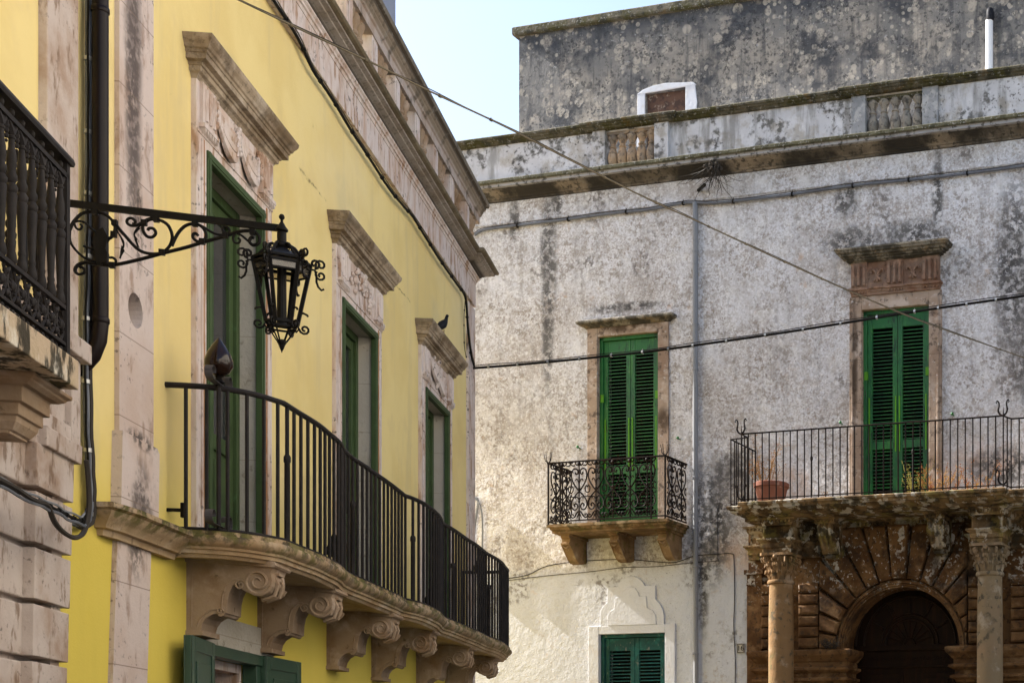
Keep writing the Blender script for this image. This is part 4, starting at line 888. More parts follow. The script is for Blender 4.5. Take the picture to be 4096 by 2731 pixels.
rail.sweep(rpth,[(-.012,rb0-.01),(.012,rb0-.01),(.012,rb0+.012),(-.012,rb0+.012)])
for a,b in (rpth[1],rpth[2],(SU0+.26,SN-.03),(SU1-.30,SN-.03)): rail.box(a-.012,a+.012,b-.012,b+.012,bz+.03,rz)
for cx_,sg in ((SU0+.02,1),(SU1-.03,1)):
    for dx,dn in ((-.09,0),(.09,.02),(-.03,.03),(.03,-.02)): rail.tube([(cx_,SN-.03,rz),(cx_+dx*.7,SN-.03+dn,rz+.05),(cx_+dx,SN-.03+dn,rz+.20)],[.010,.008,.005],5)
SRAIL=rail.build('balcony_rail','iron_rusty',W)
def scrollunit(u,n,along,wd):
    b=MB(); k=wd/.34
    def Pn(a,z): return (u+a*k,n,z) if along=='u' else (u,n+a*k,z)
    h0=rb0+.01
    b.tube([Pn(0,h0),Pn(0,rz-.03)],.013,6)
    for z,rr in ((h0+.55,.020),(h0+.62,.017),(h0+.80,.016),(h0+.32,.022),(h0+.14,.02)): b.ball(*Pn(0,z),rr,1.3,7,5)
    for sg in (-1,1):
        def cur(pts,r): b.tube([Pn(sg*a,h0+z) for a,z in smooth2(pts,3)],r*1.3,5)
        cur([(0,.50),(.06,.57),(.13,.68),(.155,.80),(.12,.89),(.06,.90),(.025,.86),(.035,.81),(.07,.81),(.07,.84)],.0105)      # upper heart
        cur([(0,.50),(.07,.44),(.145,.34),(.155,.24),(.11,.18),(.05,.19),(.03,.25),(.07,.29),(.10,.26),(.085,.235)],.0105)      # lower heart
        cur([(0,.16),(.05,.12),(.09,.06),(.13,.035),(.165,.06),(.15,.10),(.12,.09),(.125,.07)],.010)
        cur([(0,.62),(.03,.70),(.06,.72),(.075,.69)],.008)
        cur([(0,.34),(.04,.40),(.075,.40),(.08,.37)],.008)
        cur([(.17,.47),(.13,.50),(.125,.56),(.15,.60),(.165,.57)],.008)
        cur([(.17,.42),(.145,.40),(.12,.41)],.007)
        cur([(0,.97),(.04,.96),(.08,1.0),(.06,1.03)],.009)
        cur([(.085,.96),(.13,.955),(.165,.99),(.15,1.02),(.13,1.0)],.009)
        b.tube([Pn(sg*.0,h0+.12),Pn(sg*.05,h0+.03)],[.016,.006],5)
        b.tube([Pn(sg*.17,h0),Pn(sg*.17,h0+.035)],.008,5)
    b.ball(*Pn(0,h0+.985),.035,1,8,6)
    b.build('scroll_panel','iron_rusty',SRAIL,smooth=True)
for i in range(6): scrollunit(SU0+.26+.165+.335*i-.12,SN-.03,'u',.335)
scrollunit(SU0+.02,.20,'n',.34); scrollunit(SU0+.02,.55,'n',.34); scrollunit(SU1-.03,.20,'n',.34); scrollunit(SU1-.03,.55,'n',.34)
# ---- portal
CU=8.53; RA_=1.05; ZS=3.89
po=W
pl_=MB()
arcn=28
arc=[(CU+RA_*math.cos(PI*i/arcn),ZS+RA_*math.sin(PI*i/arcn)) for i in range(arcn+1)]
outer=[]
for i in range(arcn+1):
    c,s_=math.cos(PI*i/arcn),math.sin(PI*i/arcn)
    t=min((1.32/abs(c)) if abs(c)>1e-6 else 9,(1.9/s_) if s_>1e-6 else 9); outer.append((CU+t*c,ZS+t*s_))
for n in (.10,):
    v=[(a,n,b) for a,b in arc]+[(a,n,b) for a,b in outer]+[(a,-.5,b) for a,b in arc]
    k=arcn+1
    pl_.add(v,[(i,i+1,k+i+1,k+i) for i in range(arcn)]+[(i,i+1,2*k+i+1,2*k+i) for i in range(arcn)])
pl_.box(5.68,CU-1.32,-.05,.10,0,6.0).box(CU+1.32,11.20,-.05,.10,0,6.0).box(CU-1.32,CU+1.32,-.05,.095,5.5,6.0)
pl_.box(CU-1.32,CU-RA_,-.5,.10,0,ZS).box(CU+RA_,CU+1.32,-.5,.10,0,ZS)
pl_.box(5.68,5.96,.09,.16,0,5.25).box(5.64,6.0,.09,.20,5.25,5.33).box(5.68,5.98,.09,.18,5.05,5.1)
PO=pl_.build('portal','portal_stone',W)
# archivolt mouldings
av=MB()
for r0,r1,nn in ((1.045,1.075,.12),(1.075,1.11,.145),(1.11,1.15,.175),(1.15,1.175,.14)):
    v=[]; K_=36
    for i in range(K_+1):
        c,s_=math.cos(PI*i/K_),math.sin(PI*i/K_)
        for r_,n_ in ((r0,.05),(r0,nn),(r1,nn),(r1,.05)): v.append((CU+r_*c,n_,ZS+r_*s_))
    av.add(v,[(i*4+a,(i+1)*4+a,(i+1)*4+(a+1)%4,i*4+(a+1)%4) for i in range(K_) for a in range(4)]+[(0,1,2,3),tuple(K_*4+a for a in range(4))])
av.build('archivolt','portal_stone',PO,bevel=.008)
def clip(poly,a,b,sgn):  # keep sgn*(coord[a]-b)>=0
    out=[]
    for i in range(len(poly)):
        p,q=poly[i],poly[(i+1)%len(poly)]; dp,dq=sgn*(p[a]-b),sgn*(q[a]-b)
        if dp>=0: out.append(p)
        if dp*dq<0: t=dp/(dp-dq); out.append((p[0]+(q[0]-p[0])*t,p[1]+(q[1]-p[1])*t))
    return out
NV=15
for i in range(NV):
    a0_=PI*i/NV+.014; a1_=PI*(i+1)/NV-.014; mid=(a0_+a1_)/2
    ro=3.2; ri=1.19
    poly=[(CU+ri*math.cos(a0_),ZS+ri*math.sin(a0_)),(CU+ro*math.cos(a0_),ZS+ro*math.sin(a0_)),(CU+ro*math.cos(a1_),ZS+ro*math.sin(a1_)),(CU+ri*math.cos(a1_),ZS+ri*math.sin(a1_)),(CU+ri*math.cos(mid),ZS+ri*math.sin(mid)*1.0)]
    zt=5.98
    for (ax,b_,sg) in ((0,7.06,1),(0,9.73,-1),(1,zt,-1)): poly=clip(poly,ax,b_,sg)
    if i in (3,11,): poly=clip(poly,1,5.45,-1)
    if i in (4,10): poly=clip(poly,1,5.50,-1)
    if len(poly)<3: continue
    dpt=.235 if i!=NV//2 else .30
    cx_=sum(p[0] for p in poly)/len(poly); cz_=sum(p[1] for p in poly)/len(poly)
    vb=MB(); k=len(poly)
    def shr(p,e):
        d=math.hypot(p[0]-cx_,p[1]-cz_); f=max(1-e/d,.3); return (cx_+(p[0]-cx_)*f,cz_+(p[1]-cz_)*f)
    v=[(p[0],.05,p[1]) for p in poly]+[(p[0],dpt-.035,p[1]) for p in poly]+[(shr(p,.045)[0],dpt,shr(p,.045)[1]) for p in poly]
    vb.add(v,[tuple(range(2*k,3*k))]+[(a*k+j,a*k+(j+1)%k,(a+1)*k+(j+1)%k,(a+1)*k+j) for a in (0,1) for j in range(k)])
    vb.build('voussoir','portal_stone',PO)
# rusticated blocks beside the columns
rc=MB()
zc=3.93
while zc<4.95:
    for a,b in ((5.98,6.32),(6.68,7.04),(9.76,10.08),(10.50,10.85),(10.87,11.18)): MB().pillow(a,b,.08,.235,zc+.012,zc+.178,.035).build('rusticated_block','portal_stone',PO)
    zc+=.19
zc=3.28
while zc>2.4:
    for a,b in ((5.98,6.32),(6.68,7.04),(7.08,7.46),(9.73,10.08),(10.50,10.85)): MB().pillow(a,b,.08,.22,zc-.18,zc-.012,.03).build('rusticated_block','portal_stone',PO)
    zc-=.19
for a,b in ((5.92,7.52),(9.55,10.95)):
    ip=MB().sweep([(a,-.1),(a,.16),(b,.16),(b,-.3)],[(-.1,3.30),(.02,3.30),(.03,3.34),(.10,3.37),(.10,3.41),(.03,3.43),(.03,3.50),(.05,3.51),(.12,3.55),(.12,3.59),(.05,3.61),(.05,3.69),(.07,3.70),(.10,3.74),(.16,3.80),(.17,3.84),(.17,3.88),(.13,3.90),(-.1,3.905)])
    ip.build('impost_moulding','portal_stone',PO)
# portal door
db=MB(); dn=-.34
db.box(CU-1.15,CU+1.15,dn-.05,dn,0,5.1)
for r_ in (1.0,.84,.52,.44): db.tube([(CU+r_*math.cos(PI*i/24),dn+.01,4.0+r_*math.sin(PI*i/24)) for i in range(25)],.022,5)
for i in range(1,10): db.tube([(CU+.10*math.cos(PI*i/10),dn+.015,4.0+.10*math.sin(PI*i/10)),(CU+.42*math.cos(PI*i/10),dn+.015,4.0+.42*math.sin(PI*i/10))],.012,5)
for i in range(1,6): db.tube([(CU+.54*math.cos(PI*i/6),dn+.01,4.0+.54*math.sin(PI*i/6)),(CU+.8*math.cos(PI*i/6),dn+.01,4.0+.8*math.sin(PI*i/6))],.03,4)
db.tube([(CU+.10*math.cos(PI*i/10),dn+.015,4.0+.10*math.sin(PI*i/10)) for i in range(11)],.02,5)
db.box(CU-.95,CU+.95,dn,dn+.05,3.90,3.99).box(CU-.95,CU+.95,dn,dn+.03,3.60,3.64)
for i in range(14): db.tube([(CU-.85+.12*i+a,dn+.01,3.76+b) for a,b in spiral(0,0,.05,.012,0 if i%2 else PI,1.2,10)],.008,4)
for sg in (-1,1):
    for z0,z1 in ((2.6,3.5),(1.4,2.5)):
        a,b=sorted((CU+sg*.12,CU+sg*.82)); db.box(a,b,dn,dn+.03,z0,z1); db.box(a+.1,b-.1,dn+.02,dn+.05,z0+.1,z1-.1)
db.build('portal_door','portal_door',PO,bevel=.006)
# columns
for cu_,mt in ((6.54,'column_stone'),(10.26,'column_pale')):
    c=MB(); cn_=.62
    c.lathe(cu_,cn_,[(.215,0),(.215,3.4),(.212,4.4),(.200,4.98),(.225,4.99),(.235,5.01),(.235,5.03),(.225,5.05),(.20,5.055)],28)
    CO=c.build('column',mt,PO,smooth=True)
    k=MB().lathe(cu_,cn_,[(.185,5.05),(.19,5.12),(.20,5.30),(.25,5.44),(.24,5.455)],20)
    for row,(zz,hh,cnt_,rr) in enumerate(((5.06,.14,10,.20),(5.15,.17,10,.205))):
        for i in range(cnt_):
            g=2*PI*(i+.5*row)/cnt_
            for dg in (-.13,0,.13):
                pts=[(cu_+(rr+o)*math.cos(g+dg),cn_+(rr+o)*math.sin(g+dg),zz+h) for o,h in ((-.01,0),(.01,hh*.5),(.025,hh*.85),(.065,hh),(.075,hh*.82-(.02 if dg else 0)))]
                k.tube(pts,[.022,.026,.024,.02,.01],5)
    for i in range(4):
        g=PI/4+PI/2*i
        for s2 in (-1,1):
            gg=g+s2*.16
            for q,(r2,z2) in enumerate(((.28,5.40),)):
                k.tube([(cu_+(.29+a)*math.cos(gg),cn_+(.29+a)*math.sin(gg),5.395+b) for a,b in spiral(0,0,.055,.012,-PI/2,1.4,12)],.018,5)
        g2=PI/2*i; k.ball(cu_+.26*math.cos(g2),cn_+.26*math.sin(g2),5.43,.04,1,8,6)
        for s2 in (-1,1): k.tube([(cu_+(.245+a)*math.cos(g2+s2*.2),cn_+(.245+a)*math.sin(g2+s2*.2),5.385+b) for a,b in spiral(0,0,.035,.01,-PI/2,1.3,10)],.013,5)
    ab=[]; 
    for i in range(4):
        g=PI/4+PI/2*i
        ab.append((cu_+.37*math.cos(g-.09),cn_+.37*math.sin(g-.09))); ab.append((cu_+.37*math.cos(g+.09),cn_+.37*math.sin(g+.09)))
        g+=PI/4
        for dg in (-.35,0,.35): ab.append((cu_+(.262+.035*abs(dg)/.35)*math.cos(g+dg),cn_+(.262+.035*abs(dg)/.35)*math.sin(g+dg)))
    k.prism(ab,5.455,5.50,'z')
    k.build('capital',mt,CO,smooth=True)
# entablature with breaks over the columns
def ep(nw,nc):   # plan path
    return [(5.70,-.05),(5.70,nw),(6.24,nw),(6.24,nc),(6.84,nc),(6.84,nw+.16),(7.05,nw+.16),(7.05,nw),(9.82,nw),(9.82,nw+.16),(9.98,nw+.16),(9.98,nc),(10.56,nc),(10.56,nw+.1),(12.5,nw+.1),(12.5,-.05)]
epth=ep(.16,.86)
# architrave only beside the voussoirs
for pth in ([(5.70,-.05),(5.70,.18),(6.26,.18),(6.26,.84),(6.82,.84),(6.82,.34),(7.10,.34),(7.10,-.05)],[(9.80,-.05),(9.80,.34),(9.98,.34),(9.98,.84),(10.54,.84),(10.54,.26),(12.5,.26),(12.5,-.05)]):
    E_=MB()
    E_.sweep(pth,[(-.2,5.50),(-.02,5.50),(-.02,5.585),(.0,5.59),(.0,5.67),(.03,5.69),(.045,5.71),(.06,5.715),(.06,5.745),(-.2,5.75)])
    E_.sweep(pth,[(-.3,5.74),(-.04,5.74),(-.04,5.99),(-.3,5.99)])
    x0=6.28 if pth[0][0]<6 else 10.0
    E_.prism([(x0,.0),(x0+.52,.0),(x0+.52,.80),(x0,.80)],5.50,5.99,'z')
    EN=E_.build('entablature','portal_upper',PO,bevel=.006)
D_=MB().sweep(epth,[(-.3,5.96),(.0,5.96),(.01,5.985),(.02,6.0),(.02,6.045),(.06,6.05),(.075,6.065),(.09,6.075),(-.3,6.08)])
D_.build('dentil_cornice','portal_upper',PO)
dt=MB()
x=6.26
for (xa,xb,nn) in ((5.74,6.20,.18),(6.24,6.84,.88),(7.05,7.22,.18),(7.60,9.12,.18),(9.98,10.56,.88),(10.6,11.6,.28)):
    x=xa
    while x<xb: dt.box(x,x+.035,nn-.03,nn+.03,6.0,6.045); x+=.07
dt.build('dentils','portal_upper',PO)
for cu_ in (7.37,9.33):
    k=MB(); t=.14
    sp=[(0,6.0),(.66,6.0),(.70,5.92),(.68,5.82),(.62,5.72),(.55,5.63),(.50,5.55),(.46,5.50),(.30,5.47),(0,5.47)]
    k.prism(sp,cu_-t,cu_+t,'u')
    for q in (-.09,0,.09): k.tube([(cu_+q,a+.012,b) for a,b in ((.68,5.98),(.70,5.90),(.675,5.80),(.62,5.71),(.55,5.62),(.49,5.54))],.026,6)
    for sg in (-1,1): k.tube([(cu_+sg*(t+.01),a,b) for a,b in spiral(.52,5.84,.14,.03,0,-1.6,20)],.016,5)
    k.box(cu_-.10,cu_+.10,.0,.46,5.43,5.48)
    k.sweep([(cu_-t-.02,.0),(cu_-t-.02,.70),(cu_+t+.02,.70),(cu_+t+.02,.0)],[(-.1,5.97),(.0,5.97),(.02,6.0),(.02,6.04),(.06,6.07),(.09,6.13),(.10,6.15),(-.1,6.16)])
    for q in range(5): k.box(cu_-t+.0+.065*q,cu_-t+.035+.065*q,.70,.745,6.0,6.035)
    k.build('console','portal_upper',PO,bevel=.006)
# big balcony
bpth=[(5.76,-.05),(5.76,1.03),(6.12,1.03),(6.12,1.33),(10.70,1.33),(10.70,1.12),(12.4,1.12),(12.4,-.05)]
bs=MB().sweep(bpth,[(-.6,6.08),(-.34,6.08),(-.30,6.10),(-.20,6.115),(-.12,6.14),(-.08,6.16),(-.07,6.175),(-.02,6.18),(-.015,6.21),(.0,6.225),(.03,6.235),(.035,6.275),(.02,6.29),(-.6,6.30)])
bs.prism([(5.9,-.05),(12.3,-.05),(12.3,.70),(10.6,.9),(6.3,.9),(5.9,.7)],6.075,6.29,'z')
bs.build('balcony_slab','portal_upper',W)
def nearest_z(): pass
rz2=7.43; rb2=6.335
rp2=[(5.78,.02),(5.78,.99),(6.115,1.05),(6.13,1.31),(10.685,1.31),(10.75,1.08),(12.35,1.08)]
r2=MB().tube([(a,b,rz2) for a,b in rp2],.014,6).tube([(a,b,rb2) for a,b in rp2],.010,6)
BR=r2.build('balcony_rail','iron_rusty',W)
def seg_bars(p,q,step):
    d=math.hypot(q[0]-p[0],q[1]-p[1]); k=max(1,round(d/step))
    return [(p[0]+(q[0]-p[0])*i/k,p[1]+(q[1]-p[1])*i/k) for i in range(k)]
bl_=[]
for p,q in zip(rp2,rp2[1:]): bl_+=seg_bars(p,q,.128 if abs(p[1]-q[1])<.3 else .14)
for i,(a,b) in enumerate(bl_):
    k=MB().tube([(a,b,rb2-.03),(a,b,rz2)],.0115,6)
    if i in (22,36): k.lathe(a,b,[(.016,rb2),(.016,rb2+.58),(.026,rb2+.59),(.026,rb2+.63),(.012,rb2+.66)],8)
    k.build('railing_bar','iron_rusty',BR)
for (a,b) in (rp2[3],rp2[4]):
    for z0 in (rz2,rb2):
        k=MB()
        for sg,tw in ((-1,1),(1,.8)):
            k.tube([(a+sg*x*tw,b+.02*sg,z0+z) for x,z in smooth2([(0,0),(.06,.03),(.09,.09),(.075,.16),(.08,.22),(.11,.245),(.125,.22),(.11,.205)],3)],[.016]*8+[.013]*8+[.008]*6,6)
        k.tube([(a,b,z0-.02),(a,b,z0+.14)],[.014,.004],5)
        k.build('corner_scroll','iron_rusty',BR,smooth=True)
# grey downpipe with wall clips
o=thing('downpipe','grey vertical downpipe fixed to the white wall between the two balconies','drainpipe',B,(4.63,0,0))
pv=[(4.63,.06,z) for z in (11.86,11.5,10,8,7.0)]
MB().tube([(4.60,.02,11.95),(4.63,.06,11.84)]+pv[1:],.048,14).build('upper_pipe','pipe_grey',o,smooth=True)
MB().tube([(4.63,.055,7.02),(4.63,.055,5.6),(4.64,.055,3.6),(4.64,.055,0)],.043,14).build('lower_pipe','pipe_grey',o,smooth=True)
cl=MB()
for z in (11.05,9.75,8.95,7.02,5.45,3.9):
    cl=MB(); cl.lathe(4.63,.058,[(.05,z-.02),(.056,z-.015),(.056,z+.015),(.05,z+.02)],14); cl.box(4.60,4.66,-.01,.06,z-.008,z+.008); cl.build('pipe_clip','pipe_grey',o)
a,z=B.uz(2805,753,.1)
o=thing('drain_spout','short dark spout sticking out under the cornice beside the dried roots','spout',B,(a,0,z))
MB().tube([(a-.10,.02,z),(a+.10,.16,z+.03)],.030,8).build('spout','iron_black',o)
# long grey conduit under the band
cpts=[(1900,940),(1945,918),(2090,900),(2250,880),(2440,855),(2600,838),(2680,822),(2740,812),(2800,812),(2870,812),(2980,800),(3150,780),(3300,758),(3480,735),(3660,718),(3900,690),(4130,660)]
pts=[(a,.045,z) for a,z in (B.uz(x,y,.045) for x,y in cpts)]
cable('facade_conduit','long grey conduit clipped along the band below the mossy cornice of the white house',B,pts,.026,'conduit',cat='conduit',clips=1.0,extra=[(0,.02,.03,.007,'cable_brown')])
cpts=[(2030,2312),(2110,2298),(2190,2262),(2330,2243),(2500,2236),(2620,2245),(2700,2248),(2780,2222),(2870,2215),(2925,2213),(2936,2240),(2938,2400),(2935,2500),(2941,2640),(2940,2760)]
pts=[(a,.012,z) for a,z in (B.uz(x,y,.012) for x,y in cpts)]
cable('wall_wire','thin dark wire sagging under the small balcony then dropping down the white wall',B,pts,.008,'cable_brown')
cpts=[(2030,2320),(2200,2300),(2360,2285),(2500,2268),(2620,2265),(2760,2250),(2868,2242),(2871,2230),(2871,2100),(2872,2030)]
pts=[(a,.010,z) for a,z in (B.uz(x,y,.010) for x,y in cpts)]
cable('wall_wire','thin wire lying along the plaster edge above the carved white window panel',B,pts,.006,'cable_brown')
cpts=[(1893,1995),(1905,1990),(1912,2010),(1900,2100),(1893,2200),(1895,2330)]
pts=[(a,.05,z) for a,z in (B.uz(x,y,.05) for x,y in cpts)]
cable('wall_conduit','pale grey tubes looping over on the white wall just right of the yellow corner',B,pts,.022,'pipe_grey',cat='conduit')
cpts=[(1898,1992),(1915,2010),(1928,2060),(1930,2150),(1926,2260)]
pts=[(a,.08,z) for a,z in (B.uz(x,y,.08) for x,y in cpts)]
cable('wall_conduit','bent tube beside the pale loop, nearer the balcony end, on the white wall',B,pts,.018,'pipe_grey',cat='conduit')
# house number
a,z=5.49,3.98
o=thing('house_number','small square house number tile reading 16 on the white wall beside the portal','sign',B,(a,0,z-.09))
MB().box(a-.075,a+.075,0,.02,z-.085,z+.085).build('tile','sign_tile',o,bevel=.004)
b=MB()
for x0,x1,y0,y1 in ((-.066,.066,.066,.076),(-.066,.066,-.076,-.066),(-.066,-.057,-.066,.066),(.057,.066,-.066,.066)): b.box(a+x0,a+x1,.02,.024,z+y0,z+y1)
b.build('tile_border','sign_dark',o)
fc=bpy.data.curves.new('numerals','FONT'); fc.body='16'; fc.size=.135; fc.align_x='CENTER'; fc.align_y='CENTER'; fc.extrude=.002
to=bpy.data.objects.new('numerals',fc); COL.objects.link(to); dg=bpy.context.evaluated_depsgraph_get()
me=bpy.data.meshes.new_from_object(to.evaluated_get(dg)); bpy.data.objects.remove(to)
me.materials.clear(); me.materials.append(M['sign_dark']); to=bpy.data.objects.new('numerals',me); COL.objects.link(to)
to.parent=o; to.location=(0,-.0235,.09); to.rotation_euler=(PI/2,0,0)
# ================================================================== tall rear block
TW=thing('rear_tower_house','tall dark grey block with round lichen spots and a mossy cap, behind the white parapet','house',B)
tn=-5.0; tu0=-2.34
w=MB(); wb=[(.80,1.77,15.0,16.55)]
wall(w,(tu0,22),(9,18.22),wb,tn,tn-.4); w.box(tu0,22,tn-7,tn-.4,9,18.2); w.build('wall','lichen_wall',TW)
cpp=[(tu0+(i*.8),tn+random.uniform(-.01,.01)) for i in range(31)]
MB().sweep([(tu0,tn-7)]+cpp+[(22,tn-7)],[(-.3,18.20),(.10,18.20),(.11,18.24),(.11,18.36),(.09,18.385),(-.3,18.39)]).build('roof_cap','moss_stone',TW)
ws=MB(); ws.prism([(.60,15.4),(.80,15.4),(.80,16.55),(.62,16.53)],tn-.01,tn+.025,'n'); ws.prism([(1.77,15.4),(2.06,15.4),(2.02,15.9),(2.05,16.2),(2.0,16.59),(1.77,16.57)],tn-.01,tn+.025,'n')
ws.prism([(.60,16.535),(1.4,16.555),(2.03,16.575),(1.95,16.64),(1.7,16.66),(1.3,16.70),(1.0,16.68),(.75,16.62)],tn-.01,tn+.03,'n')
ws.build('window_surround','white_render',TW,bevel=.01)
MB().box(.80,1.77,tn-.3,tn-.09,15,16.55).build('blocked_window','blocked_brown',TW)
vu=8.62
o=thing('vent_pipe','white plastic vent pipe with a dark cap against the grey rear block at upper right','pipe',B,(vu,tn+.1,12.5))
MB().tube([(vu,tn+.12,12.5),(vu,tn+.12,16.98)],.075,18).build('pipe','pvc_white',o,smooth=True)
MB().lathe(vu+.02,tn+.13,[(.075,16.97),(.08,16.98),(.08,17.12),(.07,17.18),(.045,17.22),(.01,17.235)],16).build('cap','feather_dark',o,smooth=True)
# ================================================================== overhead cables
def wp(px,py,Y):
    r=ray(px,py); return Vector((r[0]*Y,Y,EYE+r[2]*Y))
def wcable(name,label,pts,r,mt,clips,extra,clipmat):
    O_=B.world(0,0,0)
    def loc(v):
        d=Vector((v.x-B.O[0],v.y-B.O[1])); return (d.x*B.d[0]+d.y*B.d[1],d.x*B.n[0]+d.y*B.n[1],v.z)
    return cable(name,label,B,[loc(p) for p in pts],r,mt,clips=clips,extra=extra,clipmat=clipmat)
p1=[(x,y,1/(.0833-.0417*(x-950)/3150)) for x,y in ((900,-26),(950,-2),(1200,118),(1500,258),(1728,370),(2000,497),(2300,650),(2600,800),(2800,890),(3100,1030),(3400,1165),(3700,1290),(4130,1442))]
wcable('overhead_cable','thin tan twisted cable sloping down from upper left across the white facade',[wp(*p) for p in p1],.0095,'cable_tan',.62,[(0,.0,.011,.005,'cable_brown')],'cable_tan')
p2=[(1893,1472,23.6),(2100,1456,23.6),(2350,1432,23.6),(2600,1405,23.4),(2800,1378,23.2),(3100,1335,23),(3400,1288,22.8),(3700,1240,22.6),(4120,1180,22.3)]
wcable('overhead_cable','thick black cable lashed with pale ties, stretched across both green shutters',[wp(*p) for p in p2],.019,'cable_black',.34,[(0,0,.035,.007,'cable_black')],'steel_clip')
# ================================================================== plants
def stems(name,label,u,n,z,cnt,h,spread,mt,cat='plant',tw=9,tmt=None,grp=None):
    o=thing(name,label,cat,B,(u,n,z),grp); b=MB(); t=MB()
    for i in range(cnt):
        a=random.uniform(0,2*PI); rr=random.uniform(0,spread*.35); hh=h*random.uniform(.45,1)
        p=[Vector((u+rr*math.cos(a),n+rr*math.sin(a)*.6,z))]
        d=Vector((math.cos(a)*spread*.5,math.sin(a)*spread*.3,hh))
        for q in range(1,6): p.append(p[0]+d*(q/5)+Vector((random.gauss(0,.015),random.gauss(0,.015),-.0*q)))
        b.tube(p,[.007,.006,.006,.005,.004,.003],4)
        for q in range(tw):
            s_=p[random.randint(2,5)]+Vector((random.gauss(0,.012),random.gauss(0,.012),random.gauss(0,.03))); e_=s_+Vector((random.gauss(0,.045),random.gauss(0,.04),random.uniform(.0,.09)))
            b.tube([s_,e_],[.004,.0025],3); 
            for w_ in range(2):
                c_=e_+Vector((random.gauss(0,.015),random.gauss(0,.015),random.gauss(0,.015))); s3=random.uniform(.008,.016)
                t.add([c_,c_+Vector((s3,random.gauss(0,.005),s3*.4)),c_+Vector((s3*.3,random.gauss(0,.006),s3*1.3)),c_+Vector((-s3*.5,0,s3*.8))],[(0,1,2,3)])
    b.build('stems',mt,o); t.build('dry_leaves',tmt or mt,o); return o
pu,pn_=6.45,.82
o=thing('flower_pot','terracotta pot with dried stems at the left end of the big balcony','plant pot',B,(pu,pn_,6.30))
MB().lathe(pu,pn_,[(.205,6.30),(.21,6.31),(.265,6.56),(.27,6.57),(.27,6.60),(.30,6.605),(.305,6.67),(.29,6.68),(.275,6.67),(.265,6.62)],28).build('pot','terracotta',o,smooth=True)
MB().lathe(pu,pn_,[(.26,6.60),(.20,6.63),(.01,6.64)],14).build('soil','cable_brown',o)
stems('dried_plant','dried brown stems standing in the terracotta pot',pu-.12,pn_,6.63,16,.75,.42,'dry_stem',tmt='dry_orange')
stems('dried_weed','rust-orange dried weed clump before the right shutter of the big balcony door',9.35,.45,6.30,17,.58,.5,'dry_orange')
stems('dried_weed','yellow-green dried weed clump in front of the lower shutter leaf on the big balcony',8.95,.6,6.30,9,.66,.4,'yellow_weed')
stems('dried_weed','sparse rusty weed sprig near the right corner scroll of the big balcony',10.05,.5,6.30,9,.5,.4,'dry_orange')
stems('dried_weed','single pale dry stalk standing between the pot and the green door',7.35,.75,6.30,2,.42,.1,'dry_stem',tw=3)
stems('dried_weed','small dark dried tuft on the stone ledge left of the portal door',7.32,.30,3.90,16,.12,.22,'root_dark',tw=4)
a,z=B.uz(2855,655,.25)
o=thing('root_clump','tangle of dry roots and stems hanging from the mossy cornice above the downpipe','plant',B,(a,.3,z))
b=MB()
for i in range(46):
    p=Vector((a+random.gauss(0,.07),.30+random.gauss(0,.03),z-random.uniform(0,.1))); pts=[p]; d=Vector((random.gauss(0,.018),random.gauss(0.01,.012),-.06))
    for q in range(random.randint(5,11)):
        d+=Vector((random.gauss(0,.020),random.gauss(0,.012),random.gauss(0,.016))); d*=.92; pts.append(pts[-1]+d)
    b.tube(pts,[.008-.0055*q/len(pts) for q in range(len(pts))],4)
for i in range(14): b.ball(a+random.gauss(0,.07),.31+random.gauss(0,.03),z-random.uniform(0,.12),random.uniform(.02,.04),1,6,5)
b.build('roots','root_dark',o)
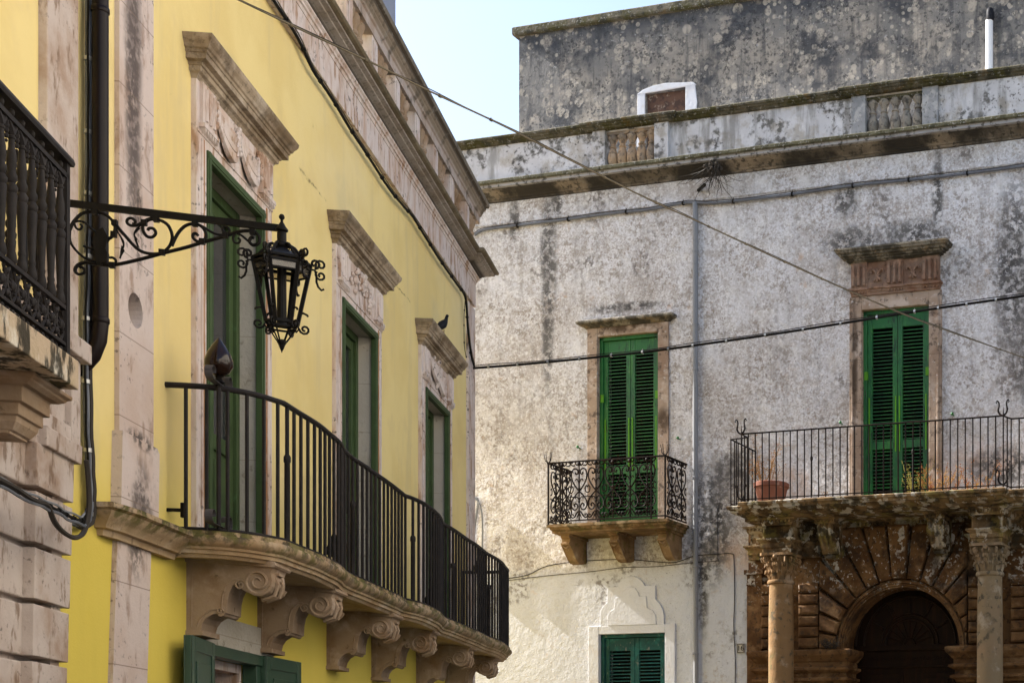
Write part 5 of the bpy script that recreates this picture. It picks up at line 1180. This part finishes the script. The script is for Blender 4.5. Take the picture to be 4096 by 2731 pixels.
# ================================================================== house across the street (added out of view to bounce sunlight onto the yellow palazzo)
OPP=thing('added_cream_house','plain cream limestone house across the street, added unseen to bounce sunlight onto yellow palazzo','house',L,(-30,8.6,0))
w=MB(); oh=[(-28+3.2*i,-26.9+3.2*i,6.2,8.6) for i in range(7)]
wall(w,(-34,-6.5),(0,12.5),oh,8.9,8.6); w.box(-34,-6.5,9.3,15,0,12.4); w.build('wall','cream_render',OPP)
MB().sweep([(-6.5,8.6),(-34,8.6)],[(-.1,12.3),(.12,12.35),(.2,12.5),(.2,12.6),(-.1,12.62)]).build('cornice','cream_render',OPP)
for (a,b,c,d) in oh: MB().box(a,b,8.72,8.78,c,d).build('shutter','green_blue_paint',OPP)
# ================================================================== camera, light, world
cd=bpy.data.cameras.new('camera'); cam=bpy.data.objects.new('camera',cd); COL.objects.link(cam)
cam.location=(0,0,EYE); cam.rotation_euler=(PI/2,0,0)
cd.sensor_width=36; cd.lens=F/4096*36; cd.shift_x=(2048-CX)/4096; cd.shift_y=(HZ-1365.5)/4096
cd.clip_end=500; cd.clip_start=.1; SC.camera=cam
SUN_EL=math.radians(37)
# horizontal direction towards the sun: almost parallel to the white facade, from the left
rate=.05
hx,hy=-B.d[0]+rate*B.n[0],-B.d[1]+rate*B.n[1]; h=math.hypot(hx,hy); hx/=h; hy/=h
sd=Vector((hx*math.cos(SUN_EL),hy*math.cos(SUN_EL),math.sin(SUN_EL)))
ld=bpy.data.lights.new('sun','SUN'); ld.energy=5.0; ld.angle=math.radians(.55); ld.color=(1,.965,.92)
lo=bpy.data.objects.new('sun',ld); COL.objects.link(lo); lo.rotation_euler=sd.to_track_quat('Z','Y').to_euler()
wd=bpy.data.worlds.new('World'); SC.world=wd; wd.use_nodes=True; nt=wd.node_tree
sky=nt.nodes.new('ShaderNodeTexSky'); sky.sky_type='NISHITA'; sky.sun_disc=False; sky.sun_elevation=SUN_EL
sky.sun_rotation=math.atan2(hx,hy); sky.air_density=1.0; sky.dust_density=2.5; sky.ozone_density=1.0
bg=nt.nodes['Background']; nt.links.new(sky.outputs[0],bg.inputs[0]); bg.inputs[1].default_value=.105
SC.view_settings.view_transform='Standard'; SC.view_settings.look='None'; SC.view_settings.gamma=1; SC.view_settings.exposure=1.62
SC.view_settings.use_curve_mapping=False
SC.render.engine='CYCLES'
try: SC.cycles.max_bounces=8; SC.cycles.diffuse_bounces=2
except Exception: pass
